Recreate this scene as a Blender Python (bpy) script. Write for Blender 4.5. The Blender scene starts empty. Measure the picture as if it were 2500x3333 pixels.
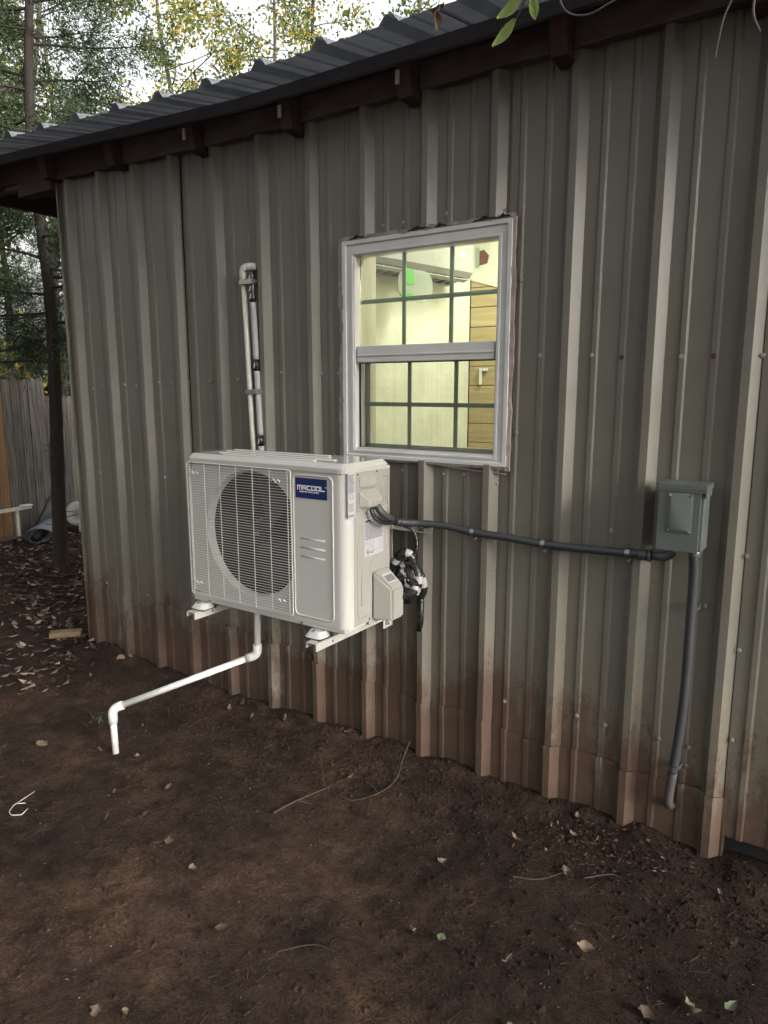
import bpy, bmesh, math, random
import numpy as np
from mathutils import Vector, Matrix, noise
random.seed(7); RS=np.random.RandomState(7)
sc=bpy.context.scene; C=sc.collection; D=bpy.data; R=math.radians; PI=math.pi
# ---------------------------------------------------------------- camera, sky, sun, exposure
cam=D.objects.new('camera',D.cameras.new('camera')); C.objects.link(cam); sc.camera=cam
pitch=math.atan(401/2310); ang=math.atan(3450/math.hypot(2310,401))
fw=Vector((-math.cos(ang)*math.cos(pitch),math.sin(ang)*math.cos(pitch),-math.sin(pitch)))
cam.location=(0,-2.6,1.65); cam.rotation_euler=fw.to_track_quat('-Z','Y').to_euler()
cam.data.sensor_fit='VERTICAL'; cam.data.sensor_height=36; cam.data.lens=36*2310/3333; cam.data.clip_end=400; cam.data.clip_start=.05
SUN_EL=R(23); SUN_AZ=R(-9)      # azimuth from +X, negative = towards -Y
w=D.worlds.new('World'); sc.world=w; w.use_nodes=True
nt=w.node_tree; sky=nt.nodes.new('ShaderNodeTexSky'); sky.sky_type='NISHITA'; sky.sun_disc=False
sky.sun_elevation=SUN_EL; sky.sun_rotation=PI/2-SUN_AZ; sky.air_density=1.6; sky.dust_density=10; sky.ozone_density=.6; sky.altitude=0
hs=nt.nodes.new('ShaderNodeHueSaturation'); hs.inputs['Saturation'].default_value=.2; nt.links.new(sky.outputs[0],hs.inputs['Color'])
bg=nt.nodes['Background']; nt.links.new(hs.outputs[0],bg.inputs[0]); bg.inputs[1].default_value=.15
sd=D.lights.new('sun','SUN'); sd.energy=.5; sd.angle=R(16); sd.color=(1,.94,.84)
so=D.objects.new('sun',sd); C.objects.link(so)
sv=Vector((math.cos(SUN_EL)*math.cos(SUN_AZ),math.cos(SUN_EL)*math.sin(SUN_AZ),math.sin(SUN_EL)))
so.rotation_euler=sv.to_track_quat('Z','Y').to_euler(); so.location=(6,-3,5)
sc.view_settings.view_transform='Standard'; sc.view_settings.look='None'; sc.view_settings.gamma=1
sc.view_settings.exposure=2.02
sc.view_settings.use_curve_mapping=False

# ---------------------------------------------------------------- materials
def mat(name,col,rough=.5,metal=0.,col2=None,scale=8,stretch=(1,1,1),bump=0.,bscale=60,spec=.5,rand=0.,trans=None,alpha=None,island=None,contrast=(.35,.65)):
    m=D.materials.new(name); m.use_nodes=True; n=m.node_tree; N=n.nodes; L=n.links
    b=N['Principled BSDF']; b.inputs['Base Color'].default_value=(*col,1); b.inputs['Roughness'].default_value=rough
    b.inputs['Metallic'].default_value=metal; b.inputs['Specular IOR Level'].default_value=spec
    tc=N.new('ShaderNodeTexCoord'); mp=N.new('ShaderNodeMapping'); mp.inputs[3].default_value=stretch; L.new(tc.outputs['Object'],mp.inputs[0])
    last=None
    if col2:
        t=N.new('ShaderNodeTexNoise'); t.inputs['Scale'].default_value=scale; t.inputs['Detail'].default_value=6; t.inputs['Roughness'].default_value=.65; L.new(mp.outputs[0],t.inputs['Vector'])
        r=N.new('ShaderNodeValToRGB'); r.color_ramp.elements[0].position=contrast[0]; r.color_ramp.elements[1].position=contrast[1]
        r.color_ramp.elements[0].color=(*col,1); r.color_ramp.elements[1].color=(*col2,1); L.new(t.outputs[0],r.inputs[0]); last=r.outputs[0]
    if island:
        g=N.new('ShaderNodeNewGeometry'); r=N.new('ShaderNodeValToRGB'); r.color_ramp.interpolation='LINEAR'
        while len(r.color_ramp.elements)<len(island): r.color_ramp.elements.new(.5)
        for i,(p,c) in enumerate(island): r.color_ramp.elements[i].position=p; r.color_ramp.elements[i].color=(*c,1)
        L.new(g.outputs['Random Per Island'],r.inputs[0]); last=r.outputs[0]
    if rand:
        oi=N.new('ShaderNodeObjectInfo'); mr=N.new('ShaderNodeMapRange'); mr.inputs[3].default_value=1-rand; mr.inputs[4].default_value=1+rand; L.new(oi.outputs['Random'],mr.inputs[0])
        h=N.new('ShaderNodeHueSaturation'); L.new(mr.outputs[0],h.inputs['Value'])
        if last is not None: L.new(last,h.inputs['Color'])
        else: h.inputs['Color'].default_value=(*col,1)
        last=h.outputs[0]
    if last is not None: L.new(last,b.inputs['Base Color'])
    if bump:
        t=N.new('ShaderNodeTexNoise'); t.inputs['Scale'].default_value=bscale; t.inputs['Detail'].default_value=5; L.new(mp.outputs[0],t.inputs['Vector'])
        bp=N.new('ShaderNodeBump'); bp.inputs['Strength'].default_value=bump; bp.inputs['Distance'].default_value=.01; L.new(t.outputs[0],bp.inputs['Height']); L.new(bp.outputs[0],b.inputs['Normal'])
    out=N['Material Output']
    if trans:
        tl=N.new('ShaderNodeBsdfTranslucent'); mx=N.new('ShaderNodeMixShader'); mx.inputs[0].default_value=trans
        if last is not None: L.new(last,tl.inputs[0])
        else: tl.inputs[0].default_value=(*col,1)
        L.new(b.outputs[0],mx.inputs[1]); L.new(tl.outputs[0],mx.inputs[2]); L.new(mx.outputs[0],out.inputs[0])
    if alpha: b.inputs['Alpha'].default_value=alpha
    return m
def wall_material():
    m=mat('painted_steel',(.124,.119,.097),rough=.34,col2=(.141,.135,.110),scale=3,bump=.06,bscale=14,spec=.5)
    n=m.node_tree; N=n.nodes; L=n.links; b=N['Principled BSDF']; base=b.inputs['Base Color'].links[0].from_socket
    tc=N.new('ShaderNodeTexCoord'); sp=N.new('ShaderNodeSeparateXYZ'); L.new(tc.outputs['Object'],sp.inputs[0])
    def noise_(scale,detail,st):
        mp=N.new('ShaderNodeMapping'); mp.inputs[3].default_value=st; L.new(tc.outputs['Object'],mp.inputs[0])
        t=N.new('ShaderNodeTexNoise'); t.inputs['Scale'].default_value=scale; t.inputs['Detail'].default_value=detail; t.inputs['Roughness'].default_value=.7; L.new(mp.outputs[0],t.inputs['Vector']); return t.outputs[0]
    def mth(op,a,b_):
        q=N.new('ShaderNodeMath'); q.operation=op
        for i,v in enumerate((a,b_)):
            if isinstance(v,(int,float)): q.inputs[i].default_value=v
            else: L.new(v,q.inputs[i])
        return q.outputs[0]
    def mapr(v,a,b_,c=0,d=1):
        q=N.new('ShaderNodeMapRange'); q.inputs[1].default_value=a; q.inputs[2].default_value=b_; q.inputs[3].default_value=c; q.inputs[4].default_value=d; L.new(v,q.inputs[0]); return q.outputs[0]
    def mix(f,a,c):
        q=N.new('ShaderNodeMix'); q.data_type='RGBA'
        L.new(f,q.inputs[0]); L.new(a,q.inputs[6])
        if isinstance(c,tuple): q.inputs[7].default_value=(*c,1)
        else: L.new(c,q.inputs[7])
        return q.outputs[2]
    def rgb(c):
        q=N.new('ShaderNodeRGB'); q.outputs[0].default_value=(*c,1); return q.outputs[0]
    z=sp.outputs[2]
    # thin dust wash, then splashed mud, then thick mud at the foot
    lo=mapr(z,.0,.74,1.1,0)
    big=noise_(2.2,4,(1,1,.6)); st=noise_(30,6,(1,1,.28)); sp2=noise_(75,5,(1,1,.8))
    f1=mth('MULTIPLY',lo,mapr(big,.3,.65,.35,1.45)); mot=mix(mapr(mth('ADD',mth('MULTIPLY',sp2,.55),mth('MULTIPLY',st,.45)),.45,.56),rgb((.046,.027,.017)),(.165,.102,.060)); wash=mix(mth('MINIMUM',mth('MULTIPLY',f1,.72),.8),base,mot)
    f1c=mth('MINIMUM',f1,1.0); f2=mapr(mth('ADD',mth('MULTIPLY',f1c,.47),mth('ADD',mth('MULTIPLY',st,.46),mth('MULTIPLY',sp2,.42))),.635,.735,0,.85); mud=mix(f2,wash,(.062,.033,.020))
    f3=mapr(mth('ADD',mapr(z,.0,.20,.52,0),mth('MULTIPLY',st,.55)),.55,.68,0,.9); foot=mix(f3,mud,(.05,.029,.018))
    L.new(foot,b.inputs['Base Color'])
    L.new(mapr(f1,0,.8,.42,.75),b.inputs['Roughness'])
    return m
def glass_material():
    m=D.materials.new('window_glass'); m.use_nodes=True; N=m.node_tree.nodes; L=m.node_tree.links; N.remove(N['Principled BSDF'])
    f=N.new('ShaderNodeFresnel'); f.inputs[0].default_value=1.45; g=N.new('ShaderNodeBsdfGlossy'); g.inputs['Roughness'].default_value=.01
    t=N.new('ShaderNodeBsdfTransparent'); t.inputs[0].default_value=(.93,.96,.9,1); mx=N.new('ShaderNodeMixShader')
    L.new(f.outputs[0],mx.inputs[0]); L.new(t.outputs[0],mx.inputs[1]); L.new(g.outputs[0],mx.inputs[2]); L.new(mx.outputs[0],N['Material Output'].inputs[0]); return m
def screen_material():
    m=D.materials.new('insect_screen'); m.use_nodes=True; N=m.node_tree.nodes; L=m.node_tree.links; b=N['Principled BSDF']
    b.inputs['Base Color'].default_value=(.12,.12,.1,1); b.inputs['Roughness'].default_value=.7
    tc=N.new('ShaderNodeTexCoord'); a=[]
    for st in ((1,1,0),(0,0,1)):
        mp=N.new('ShaderNodeMapping'); mp.inputs[3].default_value=st; L.new(tc.outputs['Object'],mp.inputs[0])
        wv=N.new('ShaderNodeTexNoise'); wv.inputs['Scale'].default_value=420; wv.inputs['Detail'].default_value=1; L.new(mp.outputs[0],wv.inputs['Vector']); a.append(wv.outputs[0])
    q=N.new('ShaderNodeMath'); q.operation='ADD'; L.new(a[0],q.inputs[0]); L.new(a[1],q.inputs[1])
    mr=N.new('ShaderNodeMapRange'); mr.inputs[1].default_value=.7; mr.inputs[2].default_value=1.3; mr.inputs[3].default_value=.04; mr.inputs[4].default_value=.15; L.new(q.outputs[0],mr.inputs[0]); L.new(mr.outputs[0],b.inputs['Alpha']); return m
def soil_material():
    m=mat('red_soil_painted_shade',(.05,.03,.02),rough=.95,spec=.15); n=m.node_tree; N=n.nodes; L=n.links; b=N['Principled BSDF']
    tc=N.new('ShaderNodeTexCoord')
    def ns(s,d,r=.65):
        t=N.new('ShaderNodeTexNoise'); t.inputs['Scale'].default_value=s; t.inputs['Detail'].default_value=d; t.inputs['Roughness'].default_value=r; L.new(tc.outputs['Object'],t.inputs['Vector']); return t.outputs[0]
    def ramp(v,*e):
        r=N.new('ShaderNodeValToRGB')
        while len(r.color_ramp.elements)<len(e): r.color_ramp.elements.new(.5)
        for i,(p,c) in enumerate(e): r.color_ramp.elements[i].position=p; r.color_ramp.elements[i].color=(*c,1)
        L.new(v,r.inputs[0]); return r.outputs[0]
    def mix(f,a,c,mode='MIX'):
        q=N.new('ShaderNodeMix'); q.data_type='RGBA'; q.blend_type=mode
        if isinstance(f,float): q.inputs[0].default_value=f
        else: L.new(f,q.inputs[0])
        L.new(a,q.inputs[6]); L.new(c,q.inputs[7]) ; return q.outputs[2]
    big=ramp(ns(1.3,9,.72),(.36,(.028,.018,.0135)),(.5,(.054,.034,.0245)),(.68,(.108,.065,.042)))
    mid=ramp(ns(9,6,.7),(.3,(.45,.45,.45)),(.55,(1,1,1)),(.75,(1.35,1.3,1.25)))
    c=mix(1.0,big,mid,'MULTIPLY')
    fine=ramp(ns(90,4,.7),(.35,(.5,.5,.5)),(.6,(1.2,1.2,1.2))); c=mix(.8,c,fine,'MULTIPLY')
    ds=N.new('ShaderNodeVectorMath'); ds.operation='DISTANCE'; L.new(tc.outputs['Object'],ds.inputs[0]); ds.inputs[1].default_value=(.05,-.45,0)  # broad shade at the right wall foot, painted into the soil colour
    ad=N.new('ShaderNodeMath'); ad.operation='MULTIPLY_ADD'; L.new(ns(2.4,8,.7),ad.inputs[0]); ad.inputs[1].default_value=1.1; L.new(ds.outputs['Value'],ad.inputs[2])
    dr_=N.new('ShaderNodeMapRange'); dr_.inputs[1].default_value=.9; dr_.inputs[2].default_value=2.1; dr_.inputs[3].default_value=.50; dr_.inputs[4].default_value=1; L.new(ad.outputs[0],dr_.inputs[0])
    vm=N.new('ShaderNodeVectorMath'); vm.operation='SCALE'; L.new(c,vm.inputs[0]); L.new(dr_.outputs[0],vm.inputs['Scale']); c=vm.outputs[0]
    d2=N.new('ShaderNodeVectorMath'); d2.operation='DISTANCE'; L.new(tc.outputs['Object'],d2.inputs[0]); d2.inputs[1].default_value=(-1.75,-1.3,0)  # brighter ground in the middle foreground, painted into the colour
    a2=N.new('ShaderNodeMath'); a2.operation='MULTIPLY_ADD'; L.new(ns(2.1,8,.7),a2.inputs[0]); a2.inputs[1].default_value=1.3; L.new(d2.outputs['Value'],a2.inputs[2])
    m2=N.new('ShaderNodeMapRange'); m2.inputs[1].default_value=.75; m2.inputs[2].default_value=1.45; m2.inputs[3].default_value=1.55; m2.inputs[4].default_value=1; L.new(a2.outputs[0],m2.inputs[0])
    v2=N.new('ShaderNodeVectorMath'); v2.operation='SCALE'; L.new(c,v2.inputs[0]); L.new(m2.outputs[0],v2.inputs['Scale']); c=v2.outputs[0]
    v=N.new('ShaderNodeTexVoronoi'); v.inputs['Scale'].default_value=34; v.inputs['Randomness'].default_value=1; L.new(tc.outputs['Object'],v.inputs['Vector'])
    fl=ramp(v.outputs['Distance'],(.07,(1,1,1)),(.11,(0,0,0))); msk=ramp(ns(3.0,3),(.5,(0,0,0)),(.62,(1,1,1))); f=mix(1.0,fl,msk,'MULTIPLY')
    q=N.new('ShaderNodeMix'); q.data_type='RGBA'; L.new(f,q.inputs[0]); L.new(c,q.inputs[6]); q.inputs[7].default_value=(.06,.037,.025,1)
    L.new(q.outputs[2],b.inputs['Base Color'])
    add=N.new('ShaderNodeMath'); add.operation='ADD'; L.new(ns(28,8,.75),add.inputs[0]); L.new(ns(130,4,.7),add.inputs[1])
    bp=N.new('ShaderNodeBump'); bp.inputs['Strength'].default_value=1; bp.inputs['Distance'].default_value=.022; L.new(add.outputs[0],bp.inputs['Height']); L.new(bp.outputs[0],b.inputs['Normal']); return m

M={}
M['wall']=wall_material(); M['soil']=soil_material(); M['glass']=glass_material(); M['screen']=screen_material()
M['galv']=mat('galvanised_steel',(.45,.46,.47),rough=.35,metal=.8,col2=(.33,.34,.35),scale=25)
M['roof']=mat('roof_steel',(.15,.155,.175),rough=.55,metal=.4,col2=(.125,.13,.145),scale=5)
M['roofglint']=mat('roof_steel_sky_glint',(.55,.57,.60),rough=.35,metal=.5,col2=(.42,.44,.46),scale=9)  # upward roof faces painted paler to give the ribs their sky glint
M['redwood']=mat('red_stained_wood',(.066,.036,.029),rough=.75,col2=(.040,.026,.023),scale=6,stretch=(1,4,4),bump=.15,bscale=50)
M['overspray']=mat('red_wood_with_grey_overspray',(.066,.044,.039),rough=.75,col2=(.115,.105,.099),scale=5,stretch=(1,1,3),bump=.12,bscale=50,contrast=(.4,.68))
M['screw']=mat('screw_head',(.33,.32,.30),rough=.35,metal=.4); M['rust']=mat('rusty_screw_head',(.07,.02,.012),rough=.8)
M['tag']=mat('metal_tag',(.45,.45,.45),rough=.5)
M['vinyl']=mat('white_vinyl',(.54,.54,.535),rough=.38,col2=(.47,.47,.465),scale=6)
M['tape']=mat('grey_flashing_tape',(.28,.25,.235),rough=.6,col2=(.17,.13,.115),scale=14,bump=.5,bscale=30)
M['darktape']=mat('dark_tape_flap',(.03,.028,.026),rough=.5)
M['muntin']=mat('grille_between_glass',(.38,.44,.41),rough=.5)  # white bars tinted grey-green, their backlit shade put into the colour
M['seal']=mat('black_gasket',(.015,.015,.015),rough=.6)
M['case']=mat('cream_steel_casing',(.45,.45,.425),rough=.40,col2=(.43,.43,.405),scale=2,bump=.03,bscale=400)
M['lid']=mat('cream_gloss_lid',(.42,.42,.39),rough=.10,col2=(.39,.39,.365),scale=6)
M['side']=mat('cream_side_dimmed',(.29,.285,.258),rough=.38,col2=(.28,.275,.25),scale=2)  # same cream as the casing, darkened to tone down the sunlit side
M['wire']=mat('grille_wire',(.52,.52,.48),rough=.4)
M['dark']=mat('dark_interior',(.012,.012,.013),rough=.6); M['fan']=mat('fan_plastic',(.02,.021,.024),rough=.4)
M['blue']=mat('navy_badge',(.008,.022,.10),rough=.3); M['white']=mat('white_print',(.75,.75,.75),rough=.5)
M['paper']=mat('white_sticker',(.40,.395,.41),rough=.5); M['ink']=mat('grey_ink',(.10,.10,.115),rough=.6); M['black']=mat('black_ink',(.015,.015,.015),rough=.5); M['redink']=mat('red_ink',(.45,.02,.03),rough=.5)
M['bracket']=mat('cream_bracket',(.38,.37,.34),rough=.4); M['rubber']=mat('black_rubber',(.015,.015,.015),rough=.6)
M['pvc']=mat('white_pvc',(.64,.64,.62),rough=.35,col2=(.57,.56,.53),scale=15,contrast=(.5,.8))
M['pvcold']=mat('off_white_pvc',(.50,.49,.44),rough=.4,col2=(.34,.32,.29),scale=12,stretch=(3,3,.6),contrast=(.5,.75))
M['foam']=mat('grey_foam_sleeve',(.32,.32,.33),rough=.6)
M['whitewrap']=mat('white_wrap',(.33,.325,.32),rough=.4)
M['btape']=mat('black_tape',(.012,.012,.013),rough=.22,bump=.5,bscale=60,col2=(.02,.02,.02),scale=20)
M['conduit']=mat('grey_conduit',(.034,.037,.041),rough=.45); M['fitting']=mat('grey_fitting',(.05,.05,.054),rough=.45); M['dirtycond']=mat('muddy_conduit',(.055,.045,.04),rough=.7,col2=(.04,.038,.037),scale=15)
M['box']=mat('grey_enamel',(.095,.108,.106),rough=.35,col2=(.085,.097,.095),scale=4,spec=.6)
M['clamp']=mat('zinc_clamp',(.55,.56,.57),rough=.25,metal=.9)
M['insul']=mat('pale_interior_board',(.78,.78,.70),rough=.7,col2=(.66,.66,.57),scale=5,bump=.8,bscale=9)
M['tan']=mat('tan_plank',(.55,.44,.26),rough=.8,col2=(.42,.33,.19),scale=5,stretch=(.6,1,9),rand=.12)
M['jamb']=mat('white_washed_wood',(.60,.58,.50),rough=.8,col2=(.48,.44,.36),scale=6,stretch=(3,3,.4))
M['unitw']=mat('indoor_unit_plastic',(.31,.31,.30),rough=.35); M['lou']=mat('louver_shadow',(.10,.10,.10),rough=.5)
M['bag']=mat('clear_plastic_pouch',(.40,.44,.40),rough=.3,alpha=.5); M['green']=mat('green_label',(.06,.36,.03),rough=.5)
M['rustp']=mat('rust_red_print',(.16,.05,.03),rough=.6)
M['bark']=mat('cedar_bark',(.020,.014,.012),rough=.95,col2=(.042,.032,.027),scale=14,stretch=(3,3,.5),bump=1,bscale=40)
M['bark2']=mat('grey_bark',(.028,.024,.021),rough=.95,col2=(.055,.048,.041),scale=12,stretch=(2,2,.6),bump=.6,bscale=40)
M['cedar']=mat('cedar_foliage',(.04,.07,.045),rough=.7,spec=.2,trans=.25,island=[(0,(.022,.040,.023)),(.5,(.050,.078,.042)),(1,(.09,.12,.055))])
M['leafA']=mat('autumn_green_leaf',(.09,.14,.03),rough=.55,trans=.65,island=[(0,(.04,.07,.02)),(.55,(.09,.13,.03)),(.86,(.14,.16,.035)),(.93,(.36,.26,.03)),(1,(.28,.13,.03))])
M['leafB']=mat('yellowing_leaf',(.12,.15,.03),rough=.55,trans=.6,island=[(0,(.07,.11,.025)),(.5,(.14,.19,.04)),(.75,(.30,.27,.05)),(1,(.5,.33,.04))])
M['leafC']=mat('dull_green_leaf',(.07,.11,.05),rough=.6,trans=.4,island=[(0,(.04,.07,.035)),(.7,(.085,.12,.055)),(1,(.15,.16,.06))])
M['crumb']=mat('leaf_crumb_colours',(.05,.03,.02),rough=.9,spec=.1,island=[(0,(.02,.012,.009)),(.8,(.055,.034,.023)),(1,(.12,.085,.06))])
M['litter']=mat('leaf_litter_colours',(.2,.15,.1),rough=.85,spec=.15,island=[(0,(.03,.018,.013)),(.5,(.07,.047,.033)),(.8,(.16,.12,.09)),(1,(.36,.30,.24))])
M['dryleaf']=mat('dry_leaf',(.125,.09,.065),rough=.85,col2=(.055,.036,.025),scale=40,rand=.6,spec=.2,trans=.1)
M['greenleaf']=mat('fresh_green_leaf',(.19,.28,.07),rough=.5,col2=(.24,.31,.09),scale=60,trans=.35); M['brownedge']=mat('withered_leaf',(.16,.10,.06),rough=.8)
M['olivel']=mat('pale_green_fallen_leaf',(.085,.10,.055),rough=.7,col2=(.055,.07,.035),scale=40)
M['twig']=mat('dead_twig',(.05,.034,.025),rough=.9,col2=(.03,.021,.016),scale=40); M['greytwig']=mat('grey_vine',(.08,.073,.07),rough=.8)
M['fence']=mat('weathered_plank',(.032,.026,.020),rough=.9,col2=(.165,.152,.132),scale=4.5,stretch=(14,14,.55),bump=.5,bscale=20,rand=.25,contrast=(.36,.66))
M['newwood']=mat('orange_cedar_board',(.26,.15,.065),rough=.85,col2=(.16,.085,.035),scale=4,stretch=(8,8,.6))
M['offcut']=mat('pale_lumber_offcut',(.20,.14,.08),rough=.85,col2=(.14,.09,.05),scale=9,stretch=(1,5,5))
M['sheetd']=mat('dark_metal_sheet',(.04,.043,.05),rough=.4,metal=.3); M['sheetl']=mat('pale_metal_sheet',(.55,.60,.66),rough=.4,metal=.3)
M['plast']=mat('weathered_white_plastic',(.80,.81,.76),rough=.5,col2=(.7,.7,.62),scale=6)
M['grass']=mat('grass_blade',(.05,.075,.03),rough=.8); M['pebble']=mat('pebble',(.28,.24,.21),rough=.8,island=[(0,(.06,.04,.03)),(.8,(.13,.10,.08)),(1,(.36,.34,.32))])
M['led']=D.materials.new('lit_display'); M['led'].use_nodes=True
_b=M['led'].node_tree.nodes['Principled BSDF']; _b.inputs['Emission Color'].default_value=(1,1,1,1); _b.inputs['Emission Strength'].default_value=3
M['lamp']=D.materials.new('lit_lamp_tube'); M['lamp'].use_nodes=True
_b=M['lamp'].node_tree.nodes['Principled BSDF']; _b.inputs['Emission Color'].default_value=(1,.97,.6,1); _b.inputs['Emission Strength'].default_value=8

# ---------------------------------------------------------------- helpers
def B(): return bmesh.new()
def wl(o):
    v=Vector((0,0,0))
    while o: v+=o.location; o=o.parent
    return v
def obj(name,bm,m,parent=None,smooth=False,label=None,cat=None,group=None,kind=None,origin=None):
    if isinstance(bm,bmesh.types.BMesh):
        me=D.meshes.new(name)
        if origin is not None: bmesh.ops.translate(bm,vec=-Vector(origin),verts=bm.verts)
        bm.to_mesh(me); bm.free()
    else: me=bm
    if m is not None and not me.materials: me.materials.append(M[m] if isinstance(m,str) else m)
    if smooth:
        for p in me.polygons: p.use_smooth=True
    o=D.objects.new(name,me); C.objects.link(o)
    o.location=Vector(origin) if origin is not None else (0,0,0)
    if parent: o.parent=parent; o.location=o.location-wl(parent)
    if label: o['label']=label
    if cat: o['category']=cat
    if group: o['group']=group
    if kind: o['kind']=kind
    return o
def thing(name,loc,label,cat,group=None):
    o=D.objects.new(name,None); C.objects.link(o); o.location=loc; o.empty_display_size=.1
    o['label']=label; o['category']=cat
    if group: o['group']=group
    return o
def box(bm,x0,x1,y0,y1,z0,z1,bev=0,seg=2,mtx=None):
    vs=[bm.verts.new((x,y,z)) for x in (x0,x1) for y in (y0,y1) for z in (z0,z1)]
    fs=[bm.faces.new([vs[i] for i in f]) for f in ((0,1,3,2),(4,6,7,5),(0,4,5,1),(2,3,7,6),(0,2,6,4),(1,5,7,3))]
    if bev:
        es=list({e for f in fs for e in f.edges})
        r=bmesh.ops.bevel(bm,geom=es,offset=bev,segments=seg,profile=.5,affect='EDGES')
        vs=list({v for f in r['faces'] for v in f.verts}|{v for v in vs if v.is_valid})
    if mtx: bmesh.ops.transform(bm,matrix=mtx,verts=[v for v in vs if v.is_valid])
    return bm
def tube(bm,pts,r,n=8,cap=True,closed=False):
    pts=[Vector(p) for p in pts]; k=len(pts); rr=r if isinstance(r,(list,tuple)) else [r]*k
    rings=[]; up=None
    for i,p in enumerate(pts):
        if closed: t=(pts[(i+1)%k]-pts[i-1])
        else: t=pts[min(i+1,k-1)]-pts[max(i-1,0)]
        t=t.normalized() if t.length>1e-9 else Vector((0,0,1))
        if up is None: up=Vector((0,0,1)) if abs(t.z)<.9 else Vector((1,0,0))
        s=t.cross(up)
        if s.length<1e-6: s=t.orthogonal()
        s.normalize(); up=s.cross(t).normalized()
        rings.append([bm.verts.new(p+(s*math.cos(2*PI*j/n)+up*math.sin(2*PI*j/n))*rr[i]) for j in range(n)])
    for i in range(k if closed else k-1):
        a=rings[i]; b=rings[(i+1)%k]
        for j in range(n): bm.faces.new((a[j],a[(j+1)%n],b[(j+1)%n],b[j]))
    if cap and not closed:
        bm.faces.new(rings[0][::-1]); bm.faces.new(rings[-1])
    return bm
def arc_pts(pts,rad,n=6):
    """round the corners of a polyline"""
    pts=[Vector(p) for p in pts]; out=[pts[0]]
    for i in range(1,len(pts)-1):
        a=(pts[i-1]-pts[i]).normalized(); b=(pts[i+1]-pts[i]).normalized()
        p0=pts[i]+a*rad; p1=pts[i]+b*rad
        for k in range(n+1):
            t=k/n; out.append(p0*(1-t)**2+pts[i]*2*t*(1-t)+p1*t*t)
    out.append(pts[-1]); return out
def catmull(pts,n=8):
    pts=[Vector(p) for p in pts]; P=[pts[0]*2-pts[1]]+pts+[pts[-1]*2-pts[-2]]; o=[]
    for i in range(1,len(P)-2):
        for k in range(n):
            t=k/n; a,b,c,d=P[i-1:i+3]
            o.append(.5*((2*b)+(c-a)*t+(2*a-5*b+4*c-d)*t*t+(3*b-a-3*c+d)*t**3))
    o.append(pts[-1]); return o
def bead(bm,pts,r,closed=False,n=6): tube(bm,pts,r,n,closed=closed)
def rrect(x0,x1,z0,z1,rad,n=5):
    o=[]
    for cx,cz,a0 in ((x1-rad,z1-rad,0),(x0+rad,z1-rad,90),(x0+rad,z0+rad,180),(x1-rad,z0+rad,270)):
        for k in range(n+1):
            a=R(a0+90*k/n); o.append((cx+rad*math.cos(a),cz+rad*math.sin(a)))
    return o
def prism(bm,prof,fn0,fn1):
    a=[bm.verts.new(fn0(*p)) for p in prof]; b=[bm.verts.new(fn1(*p)) for p in prof]
    n=len(prof)
    for i in range(n): bm.faces.new((a[i],a[(i+1)%n],b[(i+1)%n],b[i]))
    bm.faces.new(a[::-1]); bm.faces.new(b); return bm
def text(name,s,size,m,mtx,parent,bold=0,extr=.0004,sx=1):
    cu=D.curves.new(name,'FONT'); cu.body=s; cu.size=size; cu.extrude=extr; cu.offset=bold; cu.align_x='LEFT'; cu.resolution_u=2
    t=D.objects.new('tmp',cu); C.objects.link(t); bpy.context.view_layer.update()
    me=D.meshes.new_from_object(t.evaluated_get(bpy.context.evaluated_depsgraph_get())); D.objects.remove(t); D.curves.remove(cu)
    me.name=name; me.transform(mtx@Matrix.Diagonal((sx,1,1,1))); return obj(name,me,m,parent)
def FRONT(x,y,z): return Matrix.Translation((x,y,z))@Matrix.Rotation(PI/2,4,'X')                     # reads from -Y
def SIDE(x,y,z): return Matrix.Translation((x,y,z))@Matrix.Rotation(PI/2,4,'Z')@Matrix.Rotation(PI/2,4,'X')  # reads from +X
def fb(v,s,oct=3):
    a=0;amp=1
    for i in range(oct): a+=noise.noise(Vector(v)*s)*amp; s*=2.1; amp*=.5
    return a

# ---------------------------------------------------------------- ground
def gh(x,y):
    h=fb((x,y,0),.9,2)*.022+fb((x,y,5),4.5,3)*.011+fb((x,y,9),17,3)*.0045
    d=max(0,-y) if -4.1<x<3 else 1
    if y>-.5 and -4.2<x<3: h+=.02*math.exp(-(d/.13)**2)*(1+1.2*fb((x,y,3),5,2))
    if abs(x+3.9)<.35 and y>-.3: h+=.03*math.exp(-((x+3.85)/.22)**2-(y/.15)**2)
    if x<-5: h+=-.0*(x+5)
    return h-.006
def grid_ground():
    xs=list(np.arange(-4.6,.75,.0145)); ys=list(np.arange(-2.35,.06,.0145))
    def ext(lo,hi,step,sgn,g=1.16,lim=70):
        out=[];p=lo;s=step
        while abs(p)<lim: s*=g; p+=sgn*s; out.append(p)
        return out
    xl=ext(xs[0],0,.0145,-1,1.045); xr=ext(xs[-1],0,.0145,1,1.2); yl=ext(ys[0],0,.0145,-1,1.2); yr=ext(ys[-1],0,.0145,1,1.055)
    X=xl[::-1]+xs+xr; Y=yl[::-1]+ys+yr
    vs=[(x,y,gh(x,y)) for y in Y for x in X]; nx=len(X)
    fs=[(j*nx+i,j*nx+i+1,(j+1)*nx+i+1,(j+1)*nx+i) for j in range(len(Y)-1) for i in range(nx-1)]
    me=D.meshes.new('ground'); me.from_pydata(vs,[],fs); return me
obj('ground',grid_ground(),'soil',smooth=True,kind='structure')

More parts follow.
